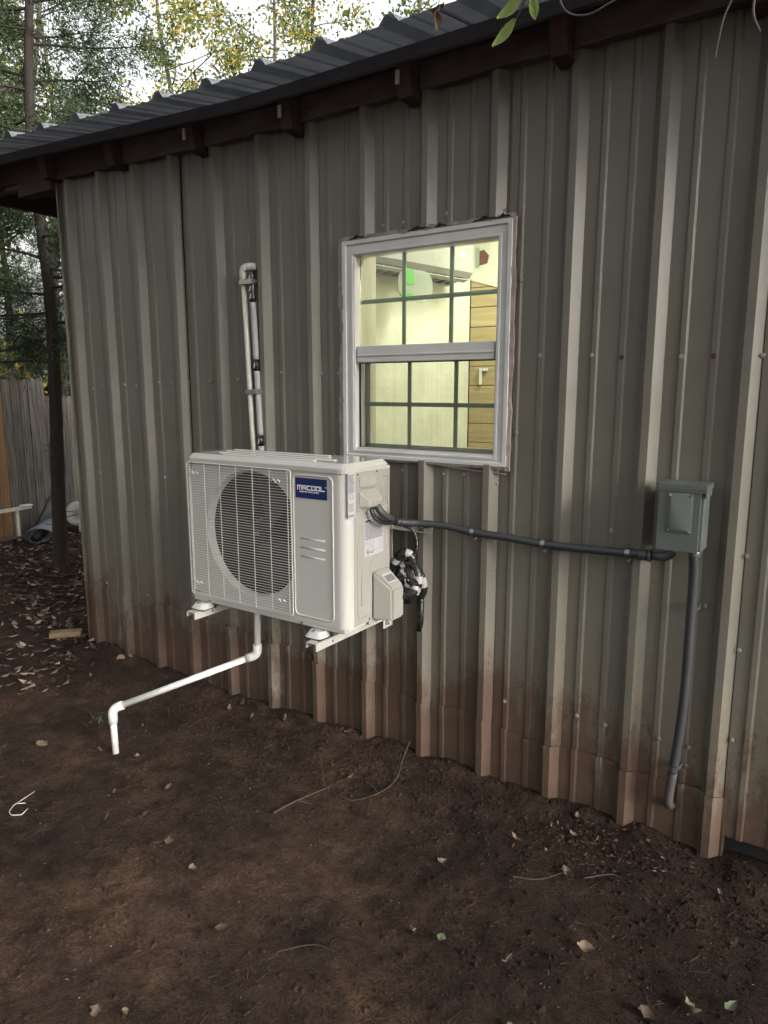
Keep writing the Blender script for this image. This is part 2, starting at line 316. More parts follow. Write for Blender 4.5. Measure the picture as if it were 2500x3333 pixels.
# ---------------------------------------------------------------- shed
XL,XR=-4.06,3.3
shed=thing('metal_shed',(XL,0,0),'long metal shed with ribbed greige wall panels, red rafters and corrugated roof','shed')
def ez(x): return .052*max(0.,-2.4-x)
H=.033
ribR=[-.302-.3018*k for k in range(-14,14)]      # right foot of each major rib
def profile(x0,x1):
    pts=[]
    for b in ribR:
        for dx,dy in ((-.081,0),(-.0545,-H),(-.028,-H),(0,0)): pts.append((b+dx,dy))
        for c in (.058,.157):
            for dx,dy in ((-.015,0),(-.008,-.0055),(.008,-.0055),(.015,0)): pts.append((b+c+dx,dy))
    pts=sorted(p for p in pts if x0+1e-4<p[0]<x1-1e-4)
    def yat(x):
        a=[p for p in full if p[0]<=x][-1]; b=[p for p in full if p[0]>=x][0]
        return a[1] if b[0]==a[0] else a[1]+(b[1]-a[1])*(x-a[0])/(b[0]-a[0])
    full=[(-9,0)]+sorted((b+dx,dy) for b in ribR for dx,dy in ((-.081,0),(-.0545,-H),(-.028,-H),(0,0)))+[(9,0)]
    return [(x0,yat(x0))]+pts+[(x1,yat(x1))]
WX0,WX1,WZ0,WZ1=-1.955,-1.175,1.352,2.282
def sheet(name,x0,x1,z0f,z1f,off=0.,win=True,parent=shed,step=.09,lift=0):
    bm=B(); cuts=profile(x0,x1)
    for wx in (WX0,WX1):
        if win and x0<wx<x1:
            for i in range(len(cuts)-1):
                if cuts[i][0]<wx<cuts[i+1][0]:
                    t=(wx-cuts[i][0])/(cuts[i+1][0]-cuts[i][0]); cuts.insert(i+1,(wx,cuts[i][1]*(1-t)+cuts[i+1][1]*t)); break
    if lift: cuts[-1]=(cuts[-1][0],cuts[-1][1]-lift)
    def col(x,y,z0,z1,cache={}):
        n=max(1,int((z1-z0)/step)); out=[]
        for k in range(n+1):
            z=z0+(z1-z0)*k/n; j=fb((x*1.3,z*1.5,3),2.2,2)*.0028
            out.append(bm.verts.new((x,y+off+j,z)))
        return out
    for (xa,ya),(xb,yb) in zip(cuts,cuts[1:]):
        xm=(xa+xb)/2
        spans=[None]
        if win and WX0<xm<WX1: segs=[(z0f,lambda x:WZ0),(lambda x:WZ1,z1f)]
        else: segs=[(z0f,z1f)]
        for a,b in segs:
            n=max(1,int((b(xm)-a(xm))/step)); 
            ca=[];cb=[]
            for x,y,o in ((xa,ya,ca),(xb,yb,cb)):
                for k in range(n+1):
                    z=a(x)+(b(x)-a(x))*k/n; j=fb((x*1.3,z*1.5,3),2.2,2)*.0036-(.005 if (not win and k==n) else 0)
                    o.append(bm.verts.new((x,y+off+j,z)))
            for k in range(n): bm.faces.new((ca[k],cb[k],cb[k+1],ca[k+1]))
    bmesh.ops.remove_doubles(bm,verts=bm.verts,dist=.00005)
    bmesh.ops.solidify(bm,geom=bm.faces[:],thickness=.0012)
    return obj(name,bm,'wall',parent)
kz=[(-4.2,.43),(-3.5,.40),(-2.9,.385),(-2.552,.366),(-2.236,.337),(-1.891,.285),(-1.597,.272),(-1.271,.268),(-.951,.23),(-.621,.238),(-.328,.212),(3,.2)]
def seam(x):
    return float(np.interp(x,[k[0] for k in kz],[k[1] for k in kz]))+.012*math.sin(x*13)+.006*fb((x*4,0,0),3,2)
top=lambda x:2.86+ez(x)
joints=[XL,-3.014,-2.109,-1.204,-.300,.606,1.511,2.416,XR]
for i,(a,b) in enumerate(zip(joints,joints[1:])):
    lo=a+(0 if i==0 else .0); rightmost=b>-.2
    o=sheet('wall_panel',lo,b+(.004 if i<7 else 0),((lambda x:seam(x)-.03) if not rightmost else (lambda x:.072)),top,off=-.0045*((i+1)%2),lift=.009 if i==0 else .002*((i+1)%2))
for a,b in zip(joints[:5],joints[1:5]):
    o=sheet('kick_panel',a,b+.01,lambda x:-.12,lambda x:seam(x),off=-.009,win=False); o['label']='mud-stained lower strip of ribbed wall'
# left corner trim, door edge
bm=B(); box(bm,XL-.012,XL-.001,-.03,.05,-.1,2.86,.003); obj('corner_trim',bm,'wall',shed)
bm=B(); box(bm,-.299,-.291,-.012,.05,-.05,.215,.002); obj('panel_edge',bm,'wall',shed)
# shell behind the panels
bm=B(); box(bm,XL+.01,XL+.03,.05,4,-.2,2.95); obj('end_wall',bm,'wall',shed)
bm=B(); box(bm,XL,XR,4,4.02,-.2,3.5); obj('rear_wall',bm,'wall',shed)
bm=B(); box(bm,XR,XR+.02,0,4,-.2,3.1); obj('end_wall',bm,'wall',shed)
bm=B(); box(bm,XL+.03,WX0-.01,.04,.06,-.3,2.78); box(bm,WX1+.01,XR,.04,.06,-.3,2.78); box(bm,WX0-.01,WX1+.01,.04,.06,-.3,WZ0-.02); box(bm,WX0-.01,WX1+.01,.04,.06,WZ1+.02,2.78); obj('inner_lining',bm,'dark',shed)  # near-black sheet stands in for the shade in the gap under the panels
# screws
scr=[(-3.877,1.651),(-3.777,1.664),(-3.569,1.674),(-3.467,1.669),(-3.266,1.684),(-3.165,1.68),(-3.021,1.688),(-2.857,1.689),(-2.655,1.694),(-2.359,1.726),(-2.114,1.719),(-2.012,1.718),(-3.026,1.982),(-1.053,1.774),(-.854,1.769),(-.748,1.761),(-.548,1.757),(-.447,1.757),(-.302,1.755),(-1.765,2.324),(-1.664,2.324),(-1.463,2.332),(-1.216,2.312),(-1.137,2.055),(-1.138,1.481),(-1.665,1.301),(-1.46,1.299),(-1.362,1.303),(-1.215,1.275),(-.751,1.135),(-1.218,.919),(-1.153,.362),(-.844,.381),(-.732,.373),(-.532,.374),(-.429,.373),(-.294,.77),(-.291,.441),(-3.862,1.147),(-3.257,1.16),(-.296,1.1),(-3.87,.45),(-3.47,.44)]
smesh=None
for i,(x,z) in enumerate(scr):
    if smesh is None:
        bm=B(); tube(bm,[(0,0,0),(0,-.0015,0)],.0085,12); tube(bm,[(0,-.0015,0),(0,-.0075,0)],[.006,.005],6)
        s0=obj('screw',bm,'screw',shed); smesh=s0.data; o=s0
    else: o=obj('screw',smesh,None,shed)
    r=i in (15,17)
    o.location=Vector((x*.998,-.004-(.0045 if r or x in () else .0035),z))-shed.location
    if r:
        o.data=smesh.copy(); o.data.materials[0]=M['rust']; o['label']='rusty dark red screw head'
# rafters, blocking, purlin, roof
SL=.177
def zf(x,y): return 2.905-.032+ez(x)+SL*(y+.39)     # roof pan height
rx=[-4.66,-4.055,-3.44,-2.815,-2.205,-1.6,-.985,-.37,.24,.85,1.46,2.07,2.68,3.25]
for i,x in enumerate(rx):
    bm=B(); x0=x-.030; x1=x+.030; zt=zf(x,-.11)-.05-.004
    prof=[(-.128,zt),(-.100,zt-.112),(.0,zt-.118),(3.9,zt-.135+SL*3.9),(3.9,zt+SL*4.0)]
    prism(bm,prof,lambda y,z:(x0,y,z),lambda y,z:(x1,y,z)); obj('rafter',bm,'redwood',shed)
    if i in (3,4,5):
        bm=B(); box(bm,x-.028,x-.012,-.1285,-.1215,zt-.07,zt-.02); g=obj('metal_tag',bm,'tag',shed)
    if i<len(rx)-1:
        xa,xb=x1+.002,rx[i+1]-.032
        if xa>XL-.7:
            n=8; bm=B(); vs=[]
            for k in range(n+1):
                xx=xa+(xb-xa)*k/n; zb=2.795+ez(xx)*.55+.012*fb((xx*3,1,0),2,2)+(.0 if xx>-4.06 else .03)
                zt2=zf(xx,-.04)-.045
                vs.append([bm.verts.new((xx,y,z)) for y,z in ((-.046,zb),(-.046,zt2),(-.008,zt2),(-.008,zb))])
            for a,b in zip(vs,vs[1:]):
                for j in range(4): bm.faces.new((a[j],a[(j+1)%4],b[(j+1)%4],b[j]))
            bm.faces.new(vs[0]); bm.faces.new(vs[-1][::-1])
            obj('blocking_board',bm,'overspray' if i>1 else 'redwood',shed)
xs=list(np.arange(-4.95,XR+.3,.25))
def strip(name,y0,y1,zlo,zhi,m):
    bm=B(); vs=[[bm.verts.new(p) for p in ((x,y0,zf(x,y0)+zlo),(x,y0,zf(x,y0)+zhi),(x,y1,zf(x,y1)+zhi),(x,y1,zf(x,y1)+zlo))] for x in xs]
    for a,b in zip(vs,vs[1:]):
        for j in range(4): bm.faces.new((a[j],a[(j+1)%4],b[(j+1)%4],b[j]))
    bm.faces.new(vs[0]); bm.faces.new(vs[-1][::-1]); return obj(name,bm,m,shed)
strip('purlin',-.15,-.112,-.052,-.004,'roof'); strip('purlin',.02,.11,-.05,-.004,'redwood')
# gable overhang beam at far left
bm=B(); box(bm,-4.95,-4.30,-.03,.01,2.86,2.92,.003); obj('gable_beam',bm,'overspray',shed)
bm=B(); box(bm,-4.42,-4.075,-.06,.02,2.795,2.97,.004); obj('gable_board',bm,'redwood',shed)
bm=B(); box(bm,-4.97,-4.93,-.3,4,2.86,3.05,mtx=None); obj('barge_board',bm,'redwood',shed)
pk=[-.58+.3018*k for k in range(-15,15)]
for j in range(9):
    x0=-4.93+.9054*j; x1=x0+.9154; pts=[(x0,0)]
    for p in pk:
        for dx,dz in ((-.040,0),(-.0135,.032),(.0135,.032),(.040,0),(.085,0),(.093,.005),(.108,.005),(.116,0),(.186,0),(.194,.005),(.209,.005),(.217,0)):
            if x0<p+dx<x1: pts.append((p+dx,dz))
    pts.append((x1,pts[-1][1])); bm=B()
    rows=[-.39,-.2,0,1,2.5,4.1]; g=[]
    for y in rows: g.append([bm.verts.new((x,y+(.006*fb((x*2,0,0),3,2) if y==-.39 else 0),zf(x,y)+z+.0012*(j%2))) for x,z in pts])
    for a,b in zip(g,g[1:]):
        for i in range(len(pts)-1): bm.faces.new((a[i],a[i+1],b[i+1],b[i]))
    r=bmesh.ops.solidify(bm,geom=bm.faces[:],thickness=.0012); bm.normal_update(); bmesh.ops.recalc_face_normals(bm,faces=bm.faces[:])
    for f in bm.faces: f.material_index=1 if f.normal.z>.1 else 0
    o=obj('roof_panel',bm,'roof',shed); o.data.materials.append(M['roofglint'])

# window
yF=-.028
def frame_ring(o,i,y0,y1,bev=.0025):
    bm=B(); q=[]
    for y in (y0,y1):
        q.append([[bm.verts.new((x,y,z)) for x,z in ((r[0],r[2]),(r[1],r[2]),(r[1],r[3]),(r[0],r[3]))] for r in (o,i)])
    for k in range(4):
        m=(k+1)%4
        bm.faces.new((q[0][0][k],q[0][0][m],q[0][1][m],q[0][1][k])); bm.faces.new((q[1][0][k],q[1][1][k],q[1][1][m],q[1][0][m]))
        bm.faces.new((q[0][0][k],q[1][0][k],q[1][0][m],q[0][0][m])); bm.faces.new((q[0][1][k],q[0][1][m],q[1][1][m],q[1][1][k]))
    bmesh.ops.recalc_face_normals(bm,faces=bm.faces[:]); bmesh.ops.bevel(bm,geom=bm.edges[:],offset=bev,segments=1,affect='EDGES'); return bm
win=obj('window',frame_ring((WX0-.004,WX1+.004,1.352,2.271),(-1.902,-1.226,1.384,2.212),yF,.035),'vinyl',shed); win['label']='white vinyl single-hung window with divided panes'
obj('outer_flange',frame_ring((WX0-.012,WX1+.010,1.345,2.277),(WX0+.010,WX1-.010,1.362,2.258),yF-.007,yF+.004),'vinyl',win)
obj('inner_ridge',frame_ring((WX0+.034,WX1-.034,1.372,2.226),(WX0+.046,WX1-.046,1.381,2.2165),yF-.004,yF+.003,.0015),'vinyl',win)
bm=B(); box(bm,-1.9015,-1.2265,yF+.004,.034,1.372,1.391,.002); obj('sill',bm,'vinyl',win)
bm=B(); box(bm,-1.894,-1.234,yF+.004,.03,1.764,1.834,.003); box(bm,-1.892,-1.236,yF,.01,1.79,1.797,.001); obj('meeting_rail',bm,'vinyl',win)
bm=B(); box(bm,-1.895,-1.233,.004,.008,1.837,2.209); obj('pane',bm,'glass',win)
bm=B(); box(bm,-1.893,-1.235,.022,.026,1.388,1.764); obj('pane',bm,'glass',win)
bm=B(); box(bm,-1.893,-1.235,.004,.0045,1.388,1.764); obj('insect_screen',bm,'screen',win)
for zz in ((1.836,2.209,.010),(1.39,1.763,.030)):
    for x in (-1.672,-1.445) if zz[0]>1.5 else (-1.655,-1.428):
        bm=B(); box(bm,x-.009,x+.009,zz[2],zz[2]+.005,zz[0],zz[1]); obj('muntin',bm,'muntin',win)
    bm=B(); box(bm,-1.893,-1.235,zz[2]-.001,zz[2]+.0062,2.014 if zz[0]>1.5 else 1.574,2.032 if zz[0]>1.5 else 1.592); obj('muntin',bm,'muntin',win)
bm=B()
for a in ((-1.8985,-1.894,1.388,1.764),(-1.2345,-1.230,1.388,1.764),(-1.894,-1.2345,1.7595,1.7635),(-1.894,-1.2345,1.3875,1.3915)): box(bm,a[0],a[1],-.001,.006,a[2],a[3])
obj('gasket',bm,'seal',win)
bm=B()   # inner sash frame seen through the lower screen
for a in ((-1.893,-1.862,1.39,1.762),(-1.893,-1.236,1.39,1.408)): box(bm,a[0],a[1],.0305,.05,a[2],a[3])
obj('lower_sash',bm,'vinyl',win)
# torn flashing tape round the window (uneven strip), dark gaps at the ribs
bm=B()
def ragged(p0,p1,nrm,w0,n=40,y=-.030):
    p0=Vector(p0);p1=Vector(p1);nrm=Vector(nrm);a=[];b=[]
    for k in range(n+1):
        p=p0.lerp(p1,k/n); wv=w0*(1+.45*fb((p.x*7,p.z*7,1),2,2)); yy=y+.003*fb((p.x*9,p.z*9,4),2,2)
        q=p+nrm*wv
        a.append((bm.verts.new((p.x,yy-.004,p.z)),bm.verts.new((q.x,yy,q.z)),bm.verts.new((q.x,yy+.010,q.z))))
    for s,t in zip(a,a[1:]):
        for i in range(2): bm.faces.new((s[i],s[i+1],t[i+1],t[i]))
ragged((-1.96,0,1.34),(-1.96,0,2.285),(-1,0,0),.026); ragged((-1.975,0,2.272),(-1.155,0,2.272),(0,0,1),.021); ragged((-1.17,0,1.33),(-1.17,0,2.28),(1,0,0),.017); ragged((-1.96,0,1.352),(-1.155,0,1.346),(0,0,-1),.012)
obj('flashing_tape',bm,'tape',win)
for x,wd in ((-1.875,.05),(-1.575,.06),(-1.47,.03),(-1.275,.06),(-1.20,.03)):
    bm=B(); pr=[]; n=8
    a=[bm.verts.new((x-wd+2*wd*k/n,-.034-.012*math.sin(PI*k/n),2.279+.012*math.sin(PI*k/n)*(1+.4*math.sin(k*2.1)))) for k in range(n+1)]
    b=[bm.verts.new((x-wd+2*wd*k/n,-.012,2.272)) for k in range(n+1)]
    for k in range(n): bm.faces.new((a[k],a[k+1],b[k+1],b[k]))
    obj('tape_flap',bm,'darktape',win)
bm=B(); tube(bm,catmull([(-1.63,-.02,1.345),(-1.45,-.024,1.335),(-1.3,-.02,1.322),(-1.17,-.02,1.315)]),.004,6); obj('tape_flap',bm,'tape',win)
# jambs and room behind the window
bm=B(); box(bm,-1.975,-1.955,.052,.21,1.33,2.29); box(bm,-1.175,-1.155,.052,.21,1.33,2.29); box(bm,-1.955,-1.175,.052,.21,2.27,2.29); box(bm,-1.955,-1.175,.052,.21,1.33,1.352); obj('window_jamb',bm,'jamb',shed)
P0=Vector((-2.39,.065)); yaw=Vector((.165,.826)).normalized(); # indoor side wall runs along this direction
def side(t,off=0): q=P0+yaw*t+Vector((yaw.y,-yaw.x))*off; return q
bm=B(); a,b,c,d=side(0),side(1.415),side(1.415,-.05),side(0,-.05)
prism(bm,[tuple(a),tuple(b),tuple(c),tuple(d)],lambda x,y:(x,y,0),lambda x,y:(x,y,2.75)); obj('partition_wall',bm,'insul',shed)
yb=1.45; k=0
z=.02
while z<2.36:
    h=.118; bm=B(); box(bm,-2.105,.5,yb,yb+.018,z,z+h-.004,.002,1); obj('plank',bm,'tan',shed); z+=h
bm=B(); prism(bm,[(-2.108,2.305),(-1.2,2.03),(-1.2,2.758),(-2.108,2.758)],lambda x,z:(x,yb-.006,z),lambda x,z:(x,yb-.002,z)); obj('upper_lining',bm,'insul',shed)
bm=B(); box(bm,-2.5,.52,.06,2.1,2.76,2.78); obj('ceiling',bm,'insul',shed)
bm=B(); box(bm,.5,.52,.06,2.1,0,2.76); obj('partition_wall',bm,'insul',shed)
bm=B(); box(bm,-2.6,.52,.06,2.1,-.02,.0); obj('floor_boards',bm,'tan',shed)
bm=B(); box(bm,WX1+.01,.5,.061,.075,0,2.76); box(bm,-2.39,WX0-.02,.061,.075,0,2.76); box(bm,WX0-.02,WX1+.01,.061,.075,0,1.33); box(bm,WX0-.02,WX1+.01,.061,.075,2.292,2.76); obj('inner_lining',bm,'insul',shed)
lt=thing('ceiling_lamp',(-1.1,1.0,2.7),'lit tube lamp on the ceiling of the room behind the window','lamp')
bm=B(); box(bm,-1.7,-.5,.95,1.05,2.72,2.759,.005); obj('lamp_base',bm,'unitw',lt)
bm=B(); tube(bm,[(-1.66,1.0,2.70),(-.54,1.0,2.70)],.018,10); obj('lamp_tube',bm,'lamp',lt)
al=D.lights.new('lamp_light','AREA'); al.shape='RECTANGLE'; al.size=1.1; al.size_y=.12; al.energy=9.5; al.color=(1,.99,.84)
ao=D.objects.new('lamp_light',al); C.objects.link(ao); ao.location=(-1.1,1.0,2.675); ao.parent=lt; ao.location=(0,0,-.03)

# indoor unit on the side wall
q0=side(.44,.24); iu=thing('indoor_air_unit',(q0.x,q0.y,2.28),'white wall-mounted indoor air conditioner seen through the upper window panes','air conditioner')
def SU(t,o,z): q=side(t,o); return (q.x,q.y,z)
T0,T1=.36,1.17
bm=B(); prof=[(0,2.60),(0,2.262),(.05,2.258),(.19,2.272),(.215,2.30),(.215,2.58),(.19,2.60)]
prism(bm,prof,lambda o,z:SU(T0,o,z),lambda o,z:SU(T1,o,z)); obj('body',bm,'unitw',iu)
bm=B(); pf=[(.05,2.2575),(.185,2.2705),(.185,2.268),(.05,2.254)]; prism(bm,pf,lambda o,z:SU(T0+.04,o,z),lambda o,z:SU(T1-.05,o,z)); obj('outlet',bm,'lou',iu)
for kx in range(11):
    t=T0+.045+kx*(T1-T0-.1)/10; bm=B(); prism(bm,[(.045,2.255),(.19,2.269),(.19,2.257),(.045,2.240)],lambda o,z:SU(t,o,z),lambda o,z:SU(t+.008,o,z)); obj('vane',bm,'unitw',iu)
bm=B(); prism(bm,[(.045,2.244),(.075,2.246),(.075,2.240),(.045,2.238)],lambda o,z:SU(T0+.04,o,z),lambda o,z:SU(T1-.04,o,z)); obj('louver',bm,'unitw',iu)
bm=B(); prism(bm,[(.17,2.252),(.205,2.262),(.205,2.257),(.17,2.247)],lambda o,z:SU(T0+.03,o,z),lambda o,z:SU(T1-.03,o,z)); obj('louver',bm,'unitw',iu)
ya=math.atan2(yaw.y,yaw.x); q=side(1.06,.2165)
text('display','82',.034,'led',Matrix.Translation((q.x,q.y,2.375))@Matrix.Rotation(ya,4,'Z')@Matrix.Rotation(PI/2,4,'X'),iu,bold=.0005)
# pouch with green label hung on the unit
q=side(.66,.235); pb=thing('plastic_pouch',(q.x,q.y,2.10),'clear plastic pouch with green label hanging from the indoor unit','pouch')
def SV(t,o,z): return SU(t,o,z)
bm=B(); pr=[tuple(p) for p in rrect(.545,.81,2.10,2.262,.07,6)]
prism(bm,pr,lambda t,z:SU(t,.232,z),lambda t,z:SU(t,.226,z)); obj('pouch_body',bm,'bag',pb)
bm=B(); prism(bm,[(.57,2.258),(.655,2.258),(.665,2.186),(.59,2.178)],lambda t,z:SU(t,.2345,z),lambda t,z:SU(t,.233,z)); obj('green_label',bm,'green',pb)
bm=B(); prism(bm,[(.56,2.135),(.66,2.142),(.63,2.10),(.57,2.105)],lambda t,z:SU(t,.2345,z),lambda t,z:SU(t,.233,z)); obj('green_label',bm,'green',pb)
# banner tag and white elbow on the rear interior wall
bt=thing('paper_tag',(-2.03,yb,2.43),'small rust-red and green paper tag on the pale lining inside','tag')
bm=B(); box(bm,-2.075,-2.050,yb-.0085,yb-.0065,2.375,2.49); obj('green_strip',bm,'muntin',bt)
bm=B(); prism(bm,[(-2.048,2.385),(-1.995,2.395),(-1.985,2.44),(-2.02,2.475),(-2.048,2.47)],lambda x,z:(x,yb-.0085,z),lambda x,z:(x,yb-.0065,z)); obj('red_print',bm,'rustp',bt)
we=thing('white_elbow',(-2.02,yb,1.7),'small white L-shaped bracket on the tan plank wall inside','bracket')
bm=B(); box(bm,-2.030,-2.014,yb-.02,yb-.0015,1.675,1.775,.003); obj('upright',bm,'white',we); bm=B(); box(bm,-2.013,-1.975,yb-.019,yb-.0015,1.757,1.774,.003); obj('top_arm',bm,'white',we)

# ---------------------------------------------------------------- outdoor unit
AX0,AX1,AY0,AY1,AZ0,AZ1=-2.485,-1.600,-.50,-.205,.722,1.343
ac=thing('outdoor_air_conditioner',((AX0+AX1)/2,(AY0+AY1)/2,AZ0),'cream outdoor air conditioner with round fan grille and navy badge on the shed wall','air conditioner')
def plan():
    o=[(AX0,AY1),(AX0,AY0+.012),(AX0+.004,AY0+.003),(AX0+.012,AY0),(-1.640,AY0)]
    for k in range(1,7): a=R(-90+90*k/6); o.append((-1.640+.040*math.cos(a),AY0+.040+.040*math.sin(a)))
    o+=[(AX1,AY1)]; return o
bm=B(); pl=plan(); zs=[AZ0,AZ1]; GX0,GX1,GZ0,GZ1=-2.473,-1.876,.738,1.330
lo=[bm.verts.new((x,y,AZ0)) for x,y in pl]; hi=[bm.verts.new((x,y,AZ1)) for x,y in pl]; n=len(pl)
for i in range(n):
    j=(i+1)%n
    if i==3:   # front face with the grille opening
        xs4=[pl[3][0],GX0,GX1,pl[4][0]]; zz4=[AZ0,GZ0,GZ1,AZ1]
        gv=[[bm.verts.new((x,AY0,z)) for x in xs4] for z in zz4]
        for a in range(3):
            for b in range(3):
                if (a,b)!=(1,1): bm.faces.new((gv[a][b],gv[a][b+1],gv[a+1][b+1],gv[a+1][b]))
        # return edge then plate with round hole
        GXp=-1.815; r0=[(GX0,GZ0),(GX1,GZ0),(GX1,GZ1),(GX0,GZ1)]; dp=.012
        for k in range(4):
            p,q=r0[k],r0[(k+1)%4]; bm.faces.new([bm.verts.new(v) for v in ((p[0],AY0,p[1]),(q[0],AY0,q[1]),(q[0],AY0+dp,q[1]),(p[0],AY0+dp,p[1]))])
        cx,cz,rr=-2.108,1.045,.272; NN=64; rc=[];sq=[];in1=[];in2=[]
        for k in range(NN):
            a=2*PI*k/NN; dx,dz=math.cos(a),math.sin(a)
            t=min((GXp-cx)/dx if dx>1e-6 else 9,(GX0-cx)/dx if dx<-1e-6 else 9,(GZ1-cz)/dz if dz>1e-6 else 9,(GZ0-cz)/dz if dz<-1e-6 else 9)
            sq.append(bm.verts.new((cx+dx*t,AY0+dp,cz+dz*t))); rc.append(bm.verts.new((cx+dx*rr,AY0+dp,cz+dz*rr)))
            in1.append(bm.verts.new((cx+dx*(rr-.005),AY0+dp+.008,cz+dz*(rr-.005)))); in2.append(bm.verts.new((cx+dx*(rr-.008),AY0+dp+.036,cz+dz*(rr-.008))))
        for k in range(NN):
            m=(k+1)%NN
            for A_,B_ in ((sq,rc),(rc,in1),(in1,in2)): bm.faces.new((A_[k],A_[m],B_[m],B_[k]))
    else: bm.faces.new((lo[i],lo[j],hi[j],hi[i]))
bm.faces.new(lo[::-1]); bm.faces.new(hi)
bmesh.ops.remove_doubles(bm,verts=bm.verts,dist=.00002)
for f in bm.faces: f.material_index=0
case=obj('casing',bm,'case',ac)
# lid
bm=B()
def ring(off,z,r): return [( (max(min(x,AX1+off),AX0-off)), y, z) for x,y in []]
def rr_plan(o,rad=.03,n=4):
    return rrect(AX0-o,AX1+o,AY0-o,AY1+o,rad,n)
R_=[(.005,1.335),(.005,1.352),(.002,1.356),(-.014,1.370),(-.018,1.3715)]
rings=[[bm.verts.new((x,y,z)) for x,y in rr_plan(o,max(.012,.034+o))] for o,z in R_]
for a,b in zip(rings,rings[1:]):
    for i in range(len(a)): bm.faces.new((a[i],a[(i+1)%len(a)],b[(i+1)%len(a)],b[i]))
bm.faces.new(rings[-1]); lid=obj('lid',bm,'lid',ac)
for y,xa,xb in ((-.455,-2.30,-1.78),(-.40,-2.38,-1.72),(-.335,-2.40,-1.80),(-.27,-2.42,-1.85)):
    bm=B(); prof=rrect(xa,xb,y-.012,y+.012,.0119,6)
    a=[bm.verts.new((p[0],p[1],1.3710)) for p in prof]; cxm,cym=(xa+xb)/2,y
    b=[bm.verts.new((cxm+(p[0]-cxm)*.992,cym+(p[1]-cym)*.5,1.3765)) for p in prof]
    for i in range(len(prof)): bm.faces.new((a[i],a[(i+1)%len(a)],b[(i+1)%len(a)],b[i]))
    bm.faces.new(b); obj('lid_ridge',bm,'lid',lid)
# front panel beads, slots, badge
fp=None
bm=B(); bead(bm,[(x,AY0-.0005,z) for x,z in rrect(-1.862,-1.664,.745,1.318,.022,5)],.0035,True); fp=obj('service_panel',bm,'case',ac,smooth=True)
for z in (1.066,1.029,.992):
    bm=B(); tube(bm,[(-1.828,AY0+.0045,z),(-1.704,AY0+.0045,z)],.0062,10); obj('slot',bm,'case',fp,smooth=True)
bm=B(); box(bm,-1.848,-1.690,AY0-.0022,AY0-.0008,1.228,1.308); bd=obj('badge',bm,'blue',fp); bd['label']='navy badge with white lettering'
def stroke_text(s,x,z,h,w_,gap,th,m,parent,y):
    G={'M':[[(0,0),(0,1),(1,1),(1,0)],[(.5,1),(.5,0)]],'R':[[(0,0),(0,1),(1,1),(1,.45),(.25,.45)],[(.45,.45),(1,0)]],'C':[[(1,1),(0,1),(0,0),(1,0)]],'O':[[(0,0),(0,1),(1,1),(1,0),(0,0)]],'L':[[(0,1),(0,0),(1,0)]]}
    bm=B()
    for i,c in enumerate(s):
        ww=w_*(1.25 if c=='M' else 1)
        for j,pl_ in enumerate(G[c]):
            for k,(a,b) in enumerate(zip(pl_,pl_[1:])):
                A=Vector((x+a[0]*ww,z+a[1]*h)); Bv=Vector((x+b[0]*ww,z+b[1]*h)); d=(Bv-A).normalized(); nn=Vector((-d.y,d.x))*th/2; A=A-d*th/2; Bv=Bv+d*th/2
                yy=y-.0001*(k+j*3); bm.faces.new([bm.verts.new((p.x,yy,p.y)) for p in (A-nn,Bv-nn,Bv+nn,A+nn)])
        x+=ww+gap
    return obj('lettering',bm,m,parent)
stroke_text('MRCOOL',-1.8365,1.2625,.0145,.0165,.0062,.0042,'white',bd,AY0-.0026)
text('lettering','COMFORT MADE SIMPLE',.0088,'white',FRONT(-1.828,AY0-.0026,1.2505),bd,sx=1.02)
text('lettering','\u00ae',.008,'white',FRONT(-1.6975,AY0-.0026,1.274),bd)
# fan
bm=B(); box(bm,GX0+.004,-1.66,-.37,-.362,GZ0,GZ1); obj('rear_coil',bm,'dark',ac)
bm=B(); tube(bm,[(-2.108,-.455,1.045),(-2.108,-.40,1.045)],[.05,.062],24); fan=obj('fan',bm,'fan',ac)
for kk in range(3):
    bm=B(); a0=kk*2*PI/3+.4; g=[]
    for i in range(7):
        row=[]
        for j in range(6):
            r=.055+.195*i/6; a=a0+(j/5)*(1.35-.3*i/6)+.35*i/6; row.append(bm.verts.new((-2.108+r*math.cos(a),-.45+.055*j/5,1.045+r*math.sin(a))))
        g.append(row)
    for p,q in zip(g,g[1:]):
        for j in range(5): bm.faces.new((p[j],p[j+1],q[j+1],q[j]))
    obj('blade',bm,'fan',fan,smooth=True)
bm=B(); tube(bm,[(-2.108,-.456,1.045),(-2.108,-.466,1.045)],[.012,.008],10); obj('hub_nut',bm,'clamp',fan)
# grille wires
bm=B(); tube(bm,[(x,AY0-.006,z) for x,z in rrect(GX0-.006,GX1+.006,GZ0-.003,GZ1+.003,.012,4)],.0022,6,closed=True); gr=obj('fan_grille',bm,'wire',ac)
wm=None
bm=B(); tube(bm,[(GX0-.006,AY0-.002,0),(GX0-.004,AY0-.008,0),(GX1+.002,AY0-.008,0),(GX1+.006,AY0-.002,0)],.00125,5); w0=obj('wire',bm,'wire',gr); zz=1.3215; w0.location.z=zz
for k in range(1,52):
    o=obj('wire',w0.data,None,gr); o.location=Vector((0,0,zz-k*.0113))-wl(gr)
w0.location=Vector((0,0,zz))-wl(gr)
for x in np.linspace(-2.462,-1.888,7):
    bm=B(); tube(bm,[(x,AY0-.004,GZ0-.002),(x,AY0-.006,GZ0+.003),(x,AY0-.006,GZ1-.003),(x,AY0-.004,GZ1+.002)],.0018,6); obj('wire',bm,'wire',gr)
